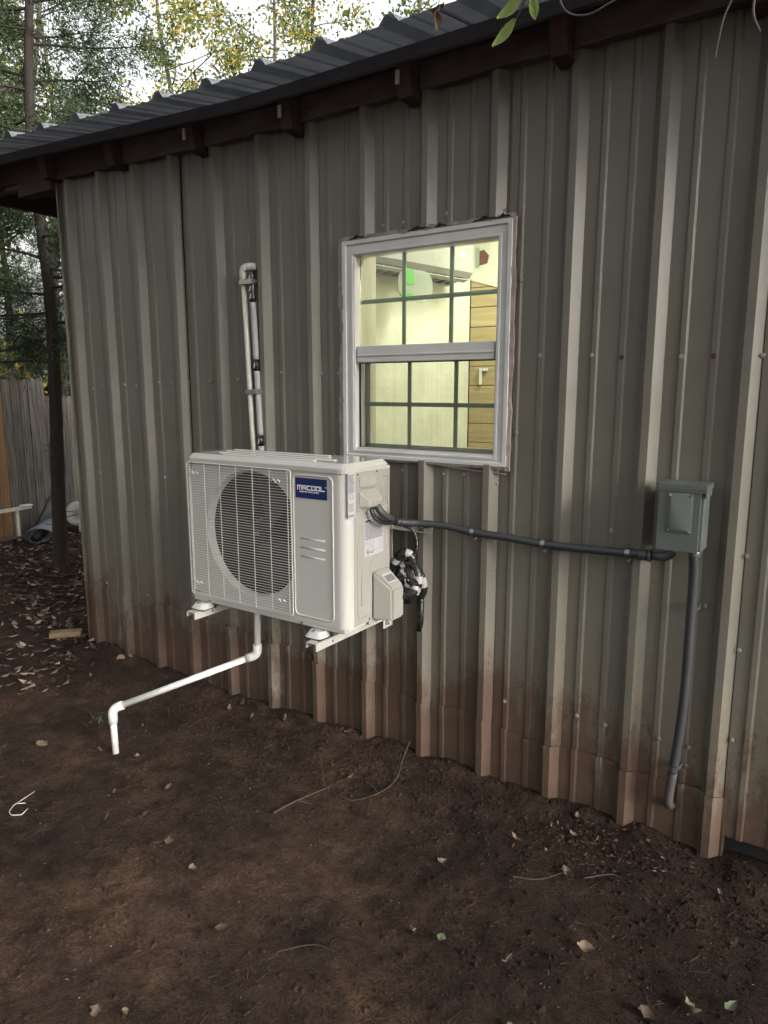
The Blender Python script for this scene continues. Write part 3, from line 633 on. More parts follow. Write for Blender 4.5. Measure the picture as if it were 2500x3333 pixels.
for x,z in ((-2.425,1.285),(-1.945,1.285),(-2.425,.79),(-1.93,.79)):
    bm=B(); tube(bm,catmull([(x-.022,AY0-.012,z),(x-.01,AY0-.013,z+.008),(x,AY0-.012,z-.004),(x+.012,AY0-.013,z+.007),(x+.024,AY0-.012,z)],4),.003,6); obj('clip',bm,'wire',gr)
# base lip
bm=B(); box(bm,AX0+.006,AX1-.014,AY0+.004,AY1,.703,.7215,.003); obj('base_pan',bm,'case',ac)
for x in (-2.37,-1.83): 
    bm=B(); tube(bm,[(x,AY0+.001,.7125),(x,AY0-.003,.7125)],.005,8); obj('screw',bm,'clamp',ac)
# right side face
X=AX1
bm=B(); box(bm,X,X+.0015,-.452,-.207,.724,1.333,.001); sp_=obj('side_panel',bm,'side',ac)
bm=B(); bead(bm,[(X+.001,y,z) for y,z in [(-.43,.765),(-.43,1.155),(-.42,1.172),(-.402,1.18),(-.225,1.18),(-.214,1.17),(-.214,1.02),(-.222,1.005),(-.24,.997),(-.32,.975),(-.338,.965),(-.345,.95),(-.345,.77),(-.352,.757),(-.365,.75),(-.418,.75),(-.43,.765)][:-1]],.0035,True); obj('pressed_ridge',bm,'side',sp_,smooth=True)
bm=B(); bead(bm,[(X+.001,y,z) for y,z in ((-.405,1.11),(-.405,1.125),(-.395,1.13))],.003); bead(bm,[(X+.001,-.405,1.12),(X+.001,-.405,.80)],.003); bead(bm,[(X+.001,y,z) for y,z in ((-.268,1.20),(-.268,1.285),(-.258,1.305),(-.235,1.308),(-.222,1.29),(-.222,1.08))],.003); bead(bm,[(X+.001,y,z) for y,z in ((-.254,1.20),(-.254,1.275),(-.245,1.288),(-.237,1.275),(-.237,1.20))],.0025); obj('pressed_ridge',bm,'side',sp_,smooth=True)
bm=B(); box(bm,X+.001,X+.005,-.434,-.29,1.180,1.334,.0015); cp=obj('terminal_cover',bm,'side',sp_)
def hood(y0,y1,z0,z1,d,name):
    bm=B(); v=[bm.verts.new(p) for p in ((X+.004,y0,z0),(X+.004,y1,z0),(X+.004,y1,z1),(X+.004,y0,z1),(X+d,y0+.03,z0+.004),(X+d,y1-.008,z0+.004),(X+d,y1-.008,z0+.03),(X+d,y0+.03,z0+.03))]
    for f in ((0,1,5,4),(1,2,6,5),(2,3,7,6),(3,0,4,7),(4,5,6,7),(3,2,1,0)): bm.faces.new([v[i] for i in f])
    bmesh.ops.recalc_face_normals(bm,faces=bm.faces[:]); bmesh.ops.bevel(bm,geom=bm.edges[:],offset=.006,segments=3,affect='EDGES'); return obj(name,bm,'side',cp)
hood(-.428,-.325,1.272,1.322,.030,'hood'); hood(-.43,-.305,1.196,1.268,.045,'hood')
for y,z in ((-.436,1.338),(-.31,1.341)):
    bm=B(); tube(bm,[(X+.001,y+.006,z-.012),(X+.006,y+.006,z-.012)],.0045,8); obj('screw',bm,'clamp',sp_)
# stickers with print
def sticker(y0,y1,z0,z1,name='sticker'):
    bm=B(); box(bm,X+.0018,X+.0024,y0,y1,z0,z1); return obj(name,bm,'paper',sp_)
def lines(parent,y0,y1,z1,z0,step,th,m='ink'):
    bm=B(); z=z1
    while z>z0:
        y=y0+random.random()*.002; e=y1-random.random()*.012
        while y<e:
            l=random.uniform(.003,.011); box(bm,X+.0025,X+.0028,y,min(y+l,e),z-th,z); y+=l+.0016
        z-=step
    o=obj('small_print',bm,m,parent); o['kind']='stuff'; return o
s1=sticker(-.492,-.444,1.166,1.336); lines(s1,-.489,-.447,1.331,1.262,.0042,.0024); lines(s1,-.487,-.45,1.219,1.190,.004,.0016)
bm=B(); tube(bm,[(X+.0026,-.468+.010*math.cos(a),1.245+.010*math.sin(a)) for a in np.linspace(0,2*PI,16)[:-1]],.0009,4,closed=True); obj('seal_mark',bm,'ink',s1)
text('lettering','MRCOOL',.0085,'ink',SIDE(X+.0026,-.487,1.170),s1,bold=.0003)
s2=sticker(-.385,-.254,.994,1.144); lines(s2,-.381,-.258,1.140,1.062,.0058,.0034)
text('lettering','WARNING',.008,'black',SIDE(X+.0031,-.381,1.1345),s2,bold=.0004)
text('lettering','A2L',.016,'ink',SIDE(X+.0026,-.348,1.003),s2)
bm=B(); dpts=[(X+.0027,-.363+.0145*a,1.0125+.0145*b) for a,b in ((0,1),(1,0),(0,-1),(-1,0))]; tube(bm,dpts,.0009,4,closed=True); obj('warning_diamond',bm,'redink',s2)
bm=B(); prism(bm,[(-.366,1.006),(-.360,1.006),(-.3585,1.011),(-.361,1.0135),(-.3625,1.019),(-.3655,1.014),(-.3675,1.011)],lambda y,z:(X+.0025,y,z),lambda y,z:(X+.003,y,z)); obj('flame_mark',bm,'black',s2)
bm=B()
for y0,y1,z0,z1 in ((-.380,-.368,1.038,1.052),(-.362,-.346,1.043,1.054),(-.352,-.338,1.027,1.037)): tube(bm,[(X+.0026,y0,z0),(X+.0026,y1,z0),(X+.0026,y1,z1),(X+.0026,y0,z1)],.0005,4,closed=True)
tube(bm,[(X+.0026,-.325,1.055),(X+.0026,-.325,1.013),(X+.0026,-.262,1.013)],.0006,4)
for zq in (1.02,1.028,1.036,1.044): tube(bm,[(X+.0026,-.285,zq),(X+.0026,-.27,zq+.003),(X+.0026,-.262,zq)],.0005,4)
obj('pictogram',bm,'ink',s2)
# valve cover
bm=B(); y0,y1,z0,z1=-.338,-.222,.722,.930; d=.085
v=[bm.verts.new(p) for p in ((X+.002,y0,z0),(X+.002,y1,z0),(X+.002,y1,z1),(X+.002,y0,z1),(X+d,y0+.028,z0+.002),(X+d,y1,z0+.002),(X+d,y1,z1-.072),(X+d,y0+.028,z1-.072))]
for f in ((0,1,5,4),(1,2,6,5),(2,3,7,6),(3,0,4,7),(4,5,6,7),(3,2,1,0)): bm.faces.new([v[i] for i in f])
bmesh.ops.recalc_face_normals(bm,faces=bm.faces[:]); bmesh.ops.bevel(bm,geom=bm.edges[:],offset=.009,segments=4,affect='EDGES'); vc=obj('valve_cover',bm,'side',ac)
n_=Vector((.072,0,.083)).normalized(); mt=Matrix.Translation((X+.047,-.277,.8955))@Matrix.Rotation(math.atan2(.083,.072),4,'Y').inverted()
mt=Matrix.Translation((X+.043,-.277,.8975))@Matrix(((0,.72,.69,0),(1,0,0,0),(0,-.69,.72,0),(0,0,0,1)))
bm=B(); box(bm,-.034,.034,-.018,.026,-.001,.0032,mtx=mt); bs=obj('barcode_sticker',bm,'paper',vc)
bm=B(); xq=-.028
while xq<.028:
    wq=random.choice((.0009,.0016,.0024)); box(bm,xq,xq+wq,-.008,.022,.0032,.0036,mtx=mt); xq+=wq+.0011
o=obj('bars',bm,'ink',bs); o['kind']='stuff'
bm=B(); box(bm,X+.001,X+.003,-.36,-.2,.708,.7225); tube(bm,[(X+.002,-.352,.735),(X+.008,-.352,.735)],.006,8); obj('screw_tab',bm,'side',ac)
# feet
for x in (-2.405,-1.735):
    bm=B(); prof=rrect(x-.055,x+.035,-.545,-.462,.026,5); a=[bm.verts.new((p[0],p[1],.678)) for p in prof]; b=[bm.verts.new((x-.01+(p[0]-x+.01)*.70,-.48+(p[1]+.48)*.72,.700)) for p in prof]
    for i in range(len(prof)): bm.faces.new((a[i],a[(i+1)%len(a)],b[(i+1)%len(a)],b[i]))
    bm.faces.new(b); bm.faces.new(a[::-1]); ft=obj('foot',bm,'case',ac)
    bm=B(); tube(bm,[(x-.015,-.52,.689),(x-.015,-.52,.703)],.010,6); tube(bm,[(x-.015,-.52,.70),(x-.015,-.52,.712)],.004,6); obj('bolt',bm,'clamp',ft)
    bm=B(); box(bm,x-.053,x+.033,-.543,-.46,.672,.6775); obj('rubber_pad',bm,'rubber',ft)

# wall bracket
br=thing('wall_bracket',(-2.07,0,.66),'cream steel bracket arms and slotted galvanised rail carrying the outdoor unit','bracket')
for x in (-2.42,-1.725):
    bm=B(); box(bm,x-.022,x+.030,-.575,-.045,.668,.6715,.0008,1); box(bm,x+.0275,x+.030,-.575,-.045,.640,.668); box(bm,x-.022,x-.0195,-.575,-.045,.648,.668); am=obj('arm',bm,'bracket',br)
    bm=B(); tube(bm,[(x+.0301,-.47,.655),(x+.0308,-.47,.655)],.005,10); obj('hole',bm,'black',am)
    bm=B(); box(bm,x-.02,x+.03,-.042,-.037,.60,1.085,.001,1); box(bm,x+.0275,x+.03,-.11,-.043,.60,.735,.001,1); up=obj('upright',bm,'bracket',br)
    for y,z in ((-.065,.665),(-.09,.625)):
        bm=B(); tube(bm,[(x+.0300,y,z),(x+.036,y,z)],.010,12); tube(bm,[(x+.036,y,z),(x+.045,y,z)],.0065,6); obj('bolt',bm,'clamp',up)
bm=B(); box(bm,-2.60,-1.495,-.036,-.034,1.045,1.092); box(bm,-2.60,-1.495,-.052,-.036,1.043,1.0455); rl=obj('rail',bm,'bracket',br)
bm=B()
for xc in (-1.535,-2.55):
    prism(bm,rrect(xc-.025,xc+.025,1.062,1.076,.0069,5),lambda x,z:(x,-.0368,z),lambda x,z:(x,-.0362,z))
obj('slot',bm,'black',rl)
bm=B(); tube(bm,[(-1.545,-.036,1.069),(-1.545,-.046,1.069)],.008,8); obj('bolt',bm,'clamp',rl)

# taped lines from the terminal cover, whip conduit
cd=thing('flexible_conduit',(-1.0,-.06,1.07),'dark grey flexible conduit strapped along the wall from outdoor unit to grey box','conduit')
path=catmull([(-1.600,-.175,1.105),(-1.56,-.13,1.098),(-1.50,-.085,1.093),(-1.40,-.06,1.088),(-1.292,-.053,1.075),(-1.14,-.052,1.070),(-.991,-.053,1.063),(-.82,-.052,1.064),(-.662,-.053,1.070),(-.625,-.055,1.070)],14)
def ribbed(bm,path,r,dr,step):
    # resample and alternate radius
    L_=[0]
    for a,b in zip(path,path[1:]): L_.append(L_[-1]+(b-a).length)
    out=[];rr=[];s=0;i=0;k=0
    while s<L_[-1]:
        while L_[i+1]<s: i+=1
        t=(s-L_[i])/(L_[i+1]-L_[i]); out.append(path[i].lerp(path[i+1],t)); rr.append(r+(dr if k%2 else -dr)); s+=step; k+=1
    tube(bm,out,rr,10)
bm=B(); ribbed(bm,path,.0152,.0009,.0045); obj('conduit_tube',bm,'conduit',cd,smooth=True)
def hstrap(x,z,y=-.053,parent=cd):
    bm=B(); pts=[(x,y+.02,z+.016)]+[(x,y-.0180*math.sin(a),z+.0180*math.cos(a)) for a in np.linspace(0,PI,9)]+[(x,y+.012,z-.018),(x,y+.018,z-.040)]
    for a,b in zip(pts,pts[1:]):
        a=Vector(a);b=Vector(b); bm.faces.new([bm.verts.new(p) for p in (a+Vector((-.009,0,0)),a+Vector((.009,0,0)),b+Vector((.009,0,0)),b+Vector((-.009,0,0)))])
    bmesh.ops.solidify(bm,geom=bm.faces[:],thickness=.0012); s_=obj('strap',bm,'clamp',parent,smooth=False)
    bm=B(); tube(bm,[(x,y+.018,z-.031),(x,y+.008,z-.031)],.006,6); obj('strap_screw',bm,'clamp',s_)
for x,z in ((-1.292,1.075),(-.991,1.063),(-.672,1.070)): hstrap(x,z)
bm=B(); tube(bm,[(-.635,-.055,1.070),(-.600,-.055,1.071)],.020,12); tube(bm,[(-.60,-.055,1.071),(-.592,-.055,1.071)],.024,12); tube(bm,arc_pts([(-.59,-.055,1.071),(-.525,-.056,1.073),(-.515,-.058,1.125)],.03,6),.0155,10); obj('elbow_connector',bm,'fitting',cd,smooth=True)

tb=thing('taped_cable_whip',(-1.6,-.3,1.15),'black and clear taped whip leaving the terminal cover of the outdoor unit','cable')
bm=B(); tube(bm,catmull([(X+.028,-.338,1.203),(X+.045,-.335,1.175),(X+.052,-.305,1.152),(X+.045,-.27,1.140),(X+.03,-.235,1.13)],6),[.015]*25,12); obj('clear_elbow',bm,'fitting',tb,smooth=True)
bm=B(); tube(bm,catmull([(X+.03,-.238,1.131),(X+.02,-.21,1.120),(X+.005,-.175,1.107),(X+.0,-.165,1.104),(-1.585,-.150,1.10)],6),[.015+.0012*(i%3) for i in range(25)],12); obj('tape_wrap',bm,'btape',tb,smooth=True)
bm=B(); tube(bm,catmull([(X+.025,-.375,1.190),(X+.035,-.365,1.155),(X+.05,-.33,1.130),(X+.052,-.285,1.120),(X+.04,-.24,1.117),(X+.02,-.20,1.108)],6),.0065,8); obj('black_cable',bm,'btape',tb,smooth=True)
bm=B(); tube(bm,catmull([(-1.585,-.13,1.085),(-1.555,-.11,1.07),(-1.535,-.10,1.03),(-1.53,-.105,.98),(-1.545,-.12,.93),(-1.56,-.12,.89)],6),.0075,8); obj('black_cable',bm,'btape',tb,smooth=True)
bm=B(); tube(bm,[(-1.575,-.148,1.098),(-1.60,-.165,1.103)],[.0155,.0165],12); obj('tape_wrap',bm,'btape',tb,smooth=True)
# coiled line set
ln=thing('coiled_line_set',(-1.54,-.15,.86),'bundle of white refrigerant lines wrapped with black tape behind the outdoor unit','pipe bundle')
def banded(path,r,nseg,parent,start=0):
    k=len(path); c=start; i=0
    while i<k-1:
        L_=random.choice((2,3)) if c%3==0 else random.choice((3,4)); j=min(k-1,i+L_); bm=B()
        white=c%3==0; tube(bm,path[i:j+1],r*(1 if white else 1.04),12,cap=False); obj('white_wrap' if white else 'tape_band',bm,'whitewrap' if white else 'btape',parent,smooth=True); c+=1; i=j
banded(catmull([(-1.66,-.14,.86),(-1.63,-.15,.90),(-1.60,-.15,.94),(-1.575,-.15,.967),(-1.545,-.14,.968),(-1.53,-.13,.93),(-1.53,-.12,.88)],5),.019,0,ln)
for k,(cx,cy,cz,rx_,rz_,ph,tl) in enumerate(((-1.545,-.15,.85,.052,.078,0,.3),(-1.535,-.115,.845,.045,.070,1.1,-.4),(-1.555,-.185,.84,.034,.058,2.2,.8),(-1.54,-.165,.855,.022,.045,.7,.6),(-1.53,-.20,.835,.050,.030,1.9,.5))):
    banded([Vector((cx+rx_*math.cos(a)+.3*tl*.05*math.sin(a),cy+tl*.04*math.sin(a),cz+rz_*math.sin(a))) for a in np.linspace(ph,ph+2*PI,34)],.0175,0,ln,start=k)
bm=B(); 
for k in range(26):
    a=random.random()*2*PI; r_=random.uniform(.2,1); c=Vector((-1.53+.05*r_*math.cos(a),-.195+random.uniform(-.01,.012),.84+.075*r_*math.sin(a))); s_=random.uniform(.003,.007)
    d1=Vector((random.uniform(-1,1),random.uniform(-.3,.3),random.uniform(-1,1))).normalized()*s_; d2=Vector((0,-1,0)).cross(d1)*.5
    bm.faces.new([bm.verts.new(c+p) for p in (-d1-d2,d1-d2,d1+d2,-d1+d2)])
o=obj('torn_tape_print',bm,'white',ln); o['kind']='stuff'
bm=B(); tube(bm,[(-1.54,-.045,.78),(-1.545,-.04,.64),(-1.555,-.035,.60)],.014,8); obj('black_cable',bm,'btape',ln,smooth=True)

# pipes rising up the wall
up=thing('riser_pipe',(-2.54,-.03,1.37),'off-white PVC pipe rising above the outdoor unit with an elbow into the wall','pipe')
bm=B(); tube(bm,[(-2.510,-.050,1.20),(-2.525,-.048,1.55),(-2.540,-.046,1.9),(-2.552,-.044,2.150)],.0135,14); obj('pipe',bm,'pvcold',up,smooth=True)
bm=B(); tube(bm,arc_pts([(-2.552,-.044,2.145),(-2.554,-.044,2.222),(-2.505,-.044,2.222),(-2.495,-.02,2.222),(-2.495,.01,2.222)],.026,6),.0185,14); obj('elbow',bm,'pvcold',up,smooth=True)
fl=thing('insulated_line',(-2.5,-.03,1.37),'grey foam insulated line with black tape bands beside the off-white riser pipe','pipe')
segs=[(1.2,1.372,'foam'),(1.372,1.425,'btape'),(1.425,1.735,'foam'),(1.735,1.79,'btape'),(1.79,2.058,'foam'),(2.058,2.205,'btape')]
def fx(z): return -2.470-(z-1.3)*.0375
for a,b,m in segs:
    bm=B(); nn=max(2,int((b-a)/.02)); e=.0006 if m=='btape' else 0
    tube(bm,[(fx(a+(b-a)*k/nn),-.040,a+(b-a)*k/nn) for k in range(nn+1)],[.0145+e*(1+.7*math.sin(k*2.3)) for k in range(nn+1)],14); obj('foam_sleeve' if m=='foam' else 'tape_band',bm,m,fl,smooth=True)
bm=B()
for z in (1.395,1.762,2.085,2.12,2.15,2.17):
    bm.faces.new([bm.verts.new((fx(z)+a,-.0558,z+b)) for a,b in ((-.006,-.012),(0,-.012),(.006,.010),(0,.012))])
o=obj('tape_print',bm,'white',fl); o['kind']='stuff'
for z in (2.152,1.636):
    s_=thing('pipe_clamp',(fx(z)-.03,-.05,z),('upper' if z>2 else 'lower')+' zinc clamp holding the riser pipe and foam line to the wall','clamp','clamps on the riser pipes')
    bm=B(); xx=fx(z)-.034
    for a in ((-.024,-.006),(-.002,.05)): pass
    box(bm,xx-.025,xx+.050,-.066,-.063,z-.011,z+.011,.001,1); box(bm,xx-.027,xx-.025,-.064,0,z-.011,z+.011); box(bm,xx+.050,xx+.052,-.064,-.0,z-.011,z+.011); box(bm,xx-.025,xx+.050,-.068,-.066,z-.003,z+.003); obj('band',bm,'clamp',s_)
    bm=B(); tube(bm,[(xx+.062,-.006,z),(xx+.062,-.014,z)],.006,6); box(bm,xx+.0525,xx+.072,-.006,-.003,z-.010,z+.010); obj('clamp_ear',bm,'clamp',s_)

# drain pipe
dr=thing('drain_pipe',(-2.747,-.775,0),'white PVC condensate drain running from under the outdoor unit down to the soil','pipe')
t1=Vector((-2.215,-.37,.452)); e2=Vector((-2.747,-.775,.203))
bm=B(); tube(bm,[(-2.205,-.37,.705),(t1.x,-.37,.47)],.0148,14); obj('pipe',bm,'pvc',dr,smooth=True)
bm=B(); tube(bm,arc_pts([(t1.x,-.37,.50),t1,t1.lerp(e2,.075)],.026,6),.020,14); obj('elbow',bm,'pvc',dr,smooth=True)
bm=B(); tube(bm,[t1.lerp(e2,.03),t1.lerp(e2,.97)],.0148,14); obj('pipe',bm,'pvc',dr,smooth=True)
bm=B(); tube(bm,arc_pts([t1.lerp(e2,.925),e2,(e2.x,e2.y,.135)],.028,6),.0205,14); obj('elbow',bm,'pvc',dr,smooth=True)
bm=B(); tube(bm,[(e2.x,e2.y,.19),(e2.x+.003,e2.y,-.02)],.0148,14); obj('pipe',bm,'pvc',dr,smooth=True)

# disconnect box and vertical conduit
bx=thing('disconnect_box',(-.48,0,1.13),'grey metal electrical disconnect box with raised cover on the ribbed wall','electrical box')
bx0,bx1,by0=-.560,-.418,-.135
bm=B(); box(bm,bx0,bx1,by0+.006,-.034,1.118,1.338,.004); box(bm,bx0+.02,bx1-.02,-.036,-.002,1.14,1.32); obj('enclosure',bm,'box',bx)
bm=B(); box(bm,bx0-.002,bx1-.010,by0,by0+.006,1.114,1.318,.002); cv=obj('cover',bm,'box',bx)
bm=B(); prof=rrect(bx0+.026,bx1-.034,1.175,1.312,.004,2); cxm,czm=(bx0+bx1-.008)/2,1.243
a=[bm.verts.new((p[0],by0-.0002,p[1])) for p in prof]; b=[bm.verts.new((cxm+(p[0]-cxm)*.74,by0-.006,czm+(p[1]-czm)*.84)) for p in prof]
for i in range(len(prof)): bm.faces.new((a[i],a[(i+1)%len(a)],b[(i+1)%len(a)],b[i]))
bm.faces.new(b); bmesh.ops.bevel(bm,geom=[e for e in bm.edges if len(e.link_faces)==2],offset=.003,segments=3,affect='EDGES'); obj('raised_field',bm,'box',cv,smooth=True)
bm=B(); box(bm,bx0-.005,bx1+.007,by0-.004,-.03,1.322,1.342,.002); box(bm,bx1+.0005,bx1+.007,by0-.003,-.05,1.300,1.322,.002); box(bm,bx0-.0045,bx1+.0065,by0-.0035,by0-.0015,1.316,1.322); obj('hinge_cap',bm,'box',bx)
bm=B(); tube(bm,[(-.50,by0+.02,1.114),(-.50,by0+.02,1.108)],.010,10); obj('hasp',bm,'clamp',bx)
vc2=thing('vertical_conduit',(-.46,-.05,0),'muddy-ended grey flexible conduit running from the grey box down the wall','conduit')
bm=B(); tube(bm,[(-.447,-.075,1.118),(-.447,-.075,1.088)],.019,12); obj('connector',bm,'box',vc2,smooth=True)
pth=catmull([(-.447,-.075,1.09),(-.446,-.062,1.0),(-.447,-.055,.86),(-.447,-.052,.7),(-.449,-.050,.58),(-.455,-.048,.46),(-.463,-.046,.35),(-.470,-.045,.27)],10)
bm=B(); ribbed(bm,pth,.0165,.0009,.0048); obj('conduit_tube',bm,'conduit',vc2,smooth=True)
bm=B(); tube(bm,catmull([(-.469,-.045,.275),(-.475,-.045,.21),(-.478,-.043,.165),(-.475,-.030,.140),(-.470,0,.13),(-.468,.03,.13)],6),.0165,12); obj('conduit_bend',bm,'dirtycond',vc2,smooth=True)
for x,z in ((-.446,.905),(-.467,.300)):
    bm=B(); pts=[(x-.016*math.cos(a),-.052-.0175*math.sin(a),z) for a in np.linspace(0,PI,9)]+[(x+.024,-.014,z),(x+.045,-.010,z)]
    for a,b in zip(pts,pts[1:]):
        a=Vector(a);b=Vector(b); u=Vector((0,0,.009)); bm.faces.new([bm.verts.new(p) for p in (a-u,b-u,b+u,a+u)])
    bmesh.ops.solidify(bm,geom=bm.faces[:],thickness=.0012); s_=obj('strap',bm,'clamp',vc2)
    bm=B(); tube(bm,[(x+.036,-.010,z),(x+.036,-.020,z)],.006,6); obj('strap_screw',bm,'clamp',s_)

# ---------------------------------------------------------------- fence and debris
f0=Vector((-7.803,1.351)); fd=Vector((-.417,.909)).normalized(); fn=Vector((fd.y,-fd.x))
fence=thing('wood_fence',(f0.x,f0.y,0),'weathered grey wooden privacy fence of vertical planks behind the shed','fence')
def FP(t,o,z): q=f0+fd*t+fn*o; return (q.x,q.y,z)
t=-3.2; i=0
while t<6.5:
    wd=.138+random.uniform(-.004,.004); low=t>.92; h=(1.56 if low else 1.76)+random.uniform(-.012,.012); o_=random.uniform(-.004,.004)
    bm=B(); pr=[(t,-.05),(t+wd,-.05),(t+wd,h-.03),(t+wd-.03,h),(t+.03,h),(t,h-.03)]
    prism(bm,pr,lambda a,z:FP(a,o_,z),lambda a,z:FP(a,o_+.016,z)); p=obj('plank',bm,'newwood' if -.16<t<.07 else 'fence',fence)
    if -.16<t<.07: p['label']='newer orange cedar plank'
    t+=wd+.011; i+=1
for z in (.35,1.35):
    bm=B(); prism(bm,[(-3.2,z-.04),(6.5,z-.04),(6.5,z+.04),(-3.2,z+.04)],lambda a,z:FP(a,-.05,z),lambda a,z:FP(a,-.008,z)); obj('rail',bm,'fence',fence)
for a in (-2.3,.1,2.5,4.9):
    bm=B(); prism(bm,[(a,-.1),(a+.09,-.1),(a+.09,1.5),(a,1.5)],lambda a,z:FP(a,-.145,z),lambda a,z:FP(a,-.055,z)); obj('post',bm,'fence',fence)

o=thing('dark_metal_sheet',(-7.8,1.9,0),'dark bent metal sheet leaning against the fence','metal sheet')
bm=B(); P_=[(-7.93,2.03,.40),(-7.82,2.22,.30),(-7.55,1.75,-.01),(-7.70,1.62,-.01)]
vs=[bm.verts.new(p) for p in P_]; bm.faces.new(vs); bmesh.ops.subdivide_edges(bm,edges=bm.edges[:],cuts=6,use_grid_fill=True)
for v in bm.verts: v.co+=Vector((.7,-.3,.5)).normalized()*(.02*math.sin(v.co.z*20))
bmesh.ops.solidify(bm,geom=bm.faces[:],thickness=.003); obj('sheet',bm,'sheetd',o,smooth=True)
o=thing('rolled_metal_sheet',(-7.35,1.6,0),'pale rolled metal sheet with a dark open end lying by the cedar trunk','metal sheet')
bm=B(); a0=Vector((-7.32,1.52,.085)); a1=Vector((-8.05,2.28,.15)); ax=(a1-a0).normalized(); s_=ax.cross(Vector((0,0,1))).normalized(); u_=s_.cross(ax)
g=[]
for k in range(9):
    t=k/8; c=a0.lerp(a1,t); r=.125-.075*t; g.append([bm.verts.new(c+(s_*math.cos(a)*1.25+u_*math.sin(a)*.62)*r) for a in np.linspace(-.5,2*PI-.9,22)])
for p,q in zip(g,g[1:]):
    for j in range(21): bm.faces.new((p[j],p[j+1],q[j+1],q[j]))
bmesh.ops.solidify(bm,geom=bm.faces[:],thickness=.003); obj('roll',bm,'sheetl',o,smooth=True)
bm=B(); tube(bm,[a0+Vector((-.03,-.02,-.03)),a0.lerp(a1,.3)],[.052,.05],14); obj('inner_tube',bm,'rubber',o,smooth=True)
o=thing('white_bucket_lid',(-7.5,2.15,0),'tilted round white plastic tub standing between the cedar trunk and the shed','tub')
bm=B(); c=Vector((-7.62,2.18,.20)); nrm=Vector((.85,-.5,.12)).normalized(); s_=nrm.cross(Vector((0,0,1))).normalized(); u_=s_.cross(nrm)*1
g=[]
for r,d in ((.001,.0),(.10,.0),(.135,-.005),(.145,-.02),(.13,-.10),(.12,-.13)): g.append([bm.verts.new(c+nrm*d+(s_*math.cos(a)*.9+u_*math.sin(a)*1.0)*r) for a in np.linspace(0,2*PI,25)[:-1]])
for p,q in zip(g,g[1:]):
    for j in range(24): bm.faces.new((p[j],p[(j+1)%24],q[(j+1)%24],q[j]))
bmesh.ops.solidify(bm,geom=bm.faces[:],thickness=.003); obj('tub_shell',bm,'plast',o,smooth=True)
bm=B(); tube(bm,catmull([(-7.60,2.22,.10),(-7.56,2.17,.05),(-7.52,2.15,-.01)],4),.018,8); obj('leg',bm,'plast',o,smooth=True)
for k,(a,b,lab) in enumerate((((-7.75,2.30,.10),(-7.25,2.95,.10),'upper of two pale metal pipes lying behind the shed corner'),((-7.5,2.12,.04),(-7.05,2.75,.04),'lower of two pale metal pipes lying behind the shed corner'))):
    o=thing('metal_pipe',a,lab,'pipe','pipes lying by the fence'); bm=B(); tube(bm,[a,b],.037,14,cap=False); bmesh.ops.solidify(bm,geom=bm.faces[:],thickness=.003); obj('pipe_wall',bm,'sheetl',o,smooth=True)
o=thing('timber_trestle',(-7.75,1.55,0),'thin grey board lying across a pale stake by the fence','trestle')
bm=B(); a=Vector((-7.62,1.05,.345)); b=Vector((-7.72,1.68,.345)); d=(b-a).normalized(); s_=Vector((-d.y,d.x,0))*.02
prism(bm,[(-1,-.018),(1,-.018),(1,.018),(-1,.018)],lambda x,z:tuple(a+s_*x+Vector((0,0,z))),lambda x,z:tuple(b+s_*x+Vector((0,0,z)))); obj('board',bm,'jamb',o)
bm=B(); box(bm,-7.72,-7.695,1.50,1.53,-.02,.325); obj('stake',bm,'jamb',o)
bm=B(); box(bm,-7.74,-7.66,1.56,1.68,.364,.376,.003); obj('scrap',bm,'white',o)
o=thing('pale_pole',(-7.6,1.2,0),'thin pale pole lying on the ground below the trestle','pole')
bm=B(); tube(bm,[(-7.55,.75,.03),(-7.70,1.66,.03)],.016,8); obj('pole_rod',bm,'greytwig',o)
o=thing('white_scrap',(-7.72,1.72,0),'flat white scrap on the ground beside the pole end','scrap')
bm=B(); box(bm,-7.80,-7.64,1.66,1.80,.015,.03,.004); obj('scrap_sheet',bm,'plast',o)
o=thing('lumber_offcut',(-4.27,-.02,0),'short pale lumber offcut lying at the far foot of the shed corner','lumber')
bm=B(); box(bm,-.10,.10,-.035,.035,0,.038,.004,mtx=Matrix.Translation((-4.33,-.03,.012))@Matrix.Rotation(R(48),4,'Z')); obj('block',bm,'offcut',o)
o=thing('cracked_ring',(-3.6,-.1,0),'small flat brown stone disc standing at the foot of the wall','stone')
bm=B(); tube(bm,[(-3.655,-.085,.02),(-3.648,-.095,.024)],[.028,.026],12); obj('disc',bm,'offcut',o)
# bent white wire on the soil
bm=B(); zw=.022
tube(bm,arc_pts([(-2.669,-1.205,zw+.012),(-2.662,-1.297,zw),(-2.634,-1.330,zw),(-2.604,-1.337,zw),(-2.574,-1.313,zw),(-2.585,-1.281,zw+.006)],.008,3),.0017,6); tube(bm,[(-2.662,-1.290,zw+.004),(-2.627,-1.268,zw+.008)],.0017,6)
wlab='thin white bent wire lying on the bare soil in the left foreground'
obj('bent_wire',bm,'pvcold',None,smooth=True,label=wlab,cat='wire',origin=(-2.63,-1.29,0))

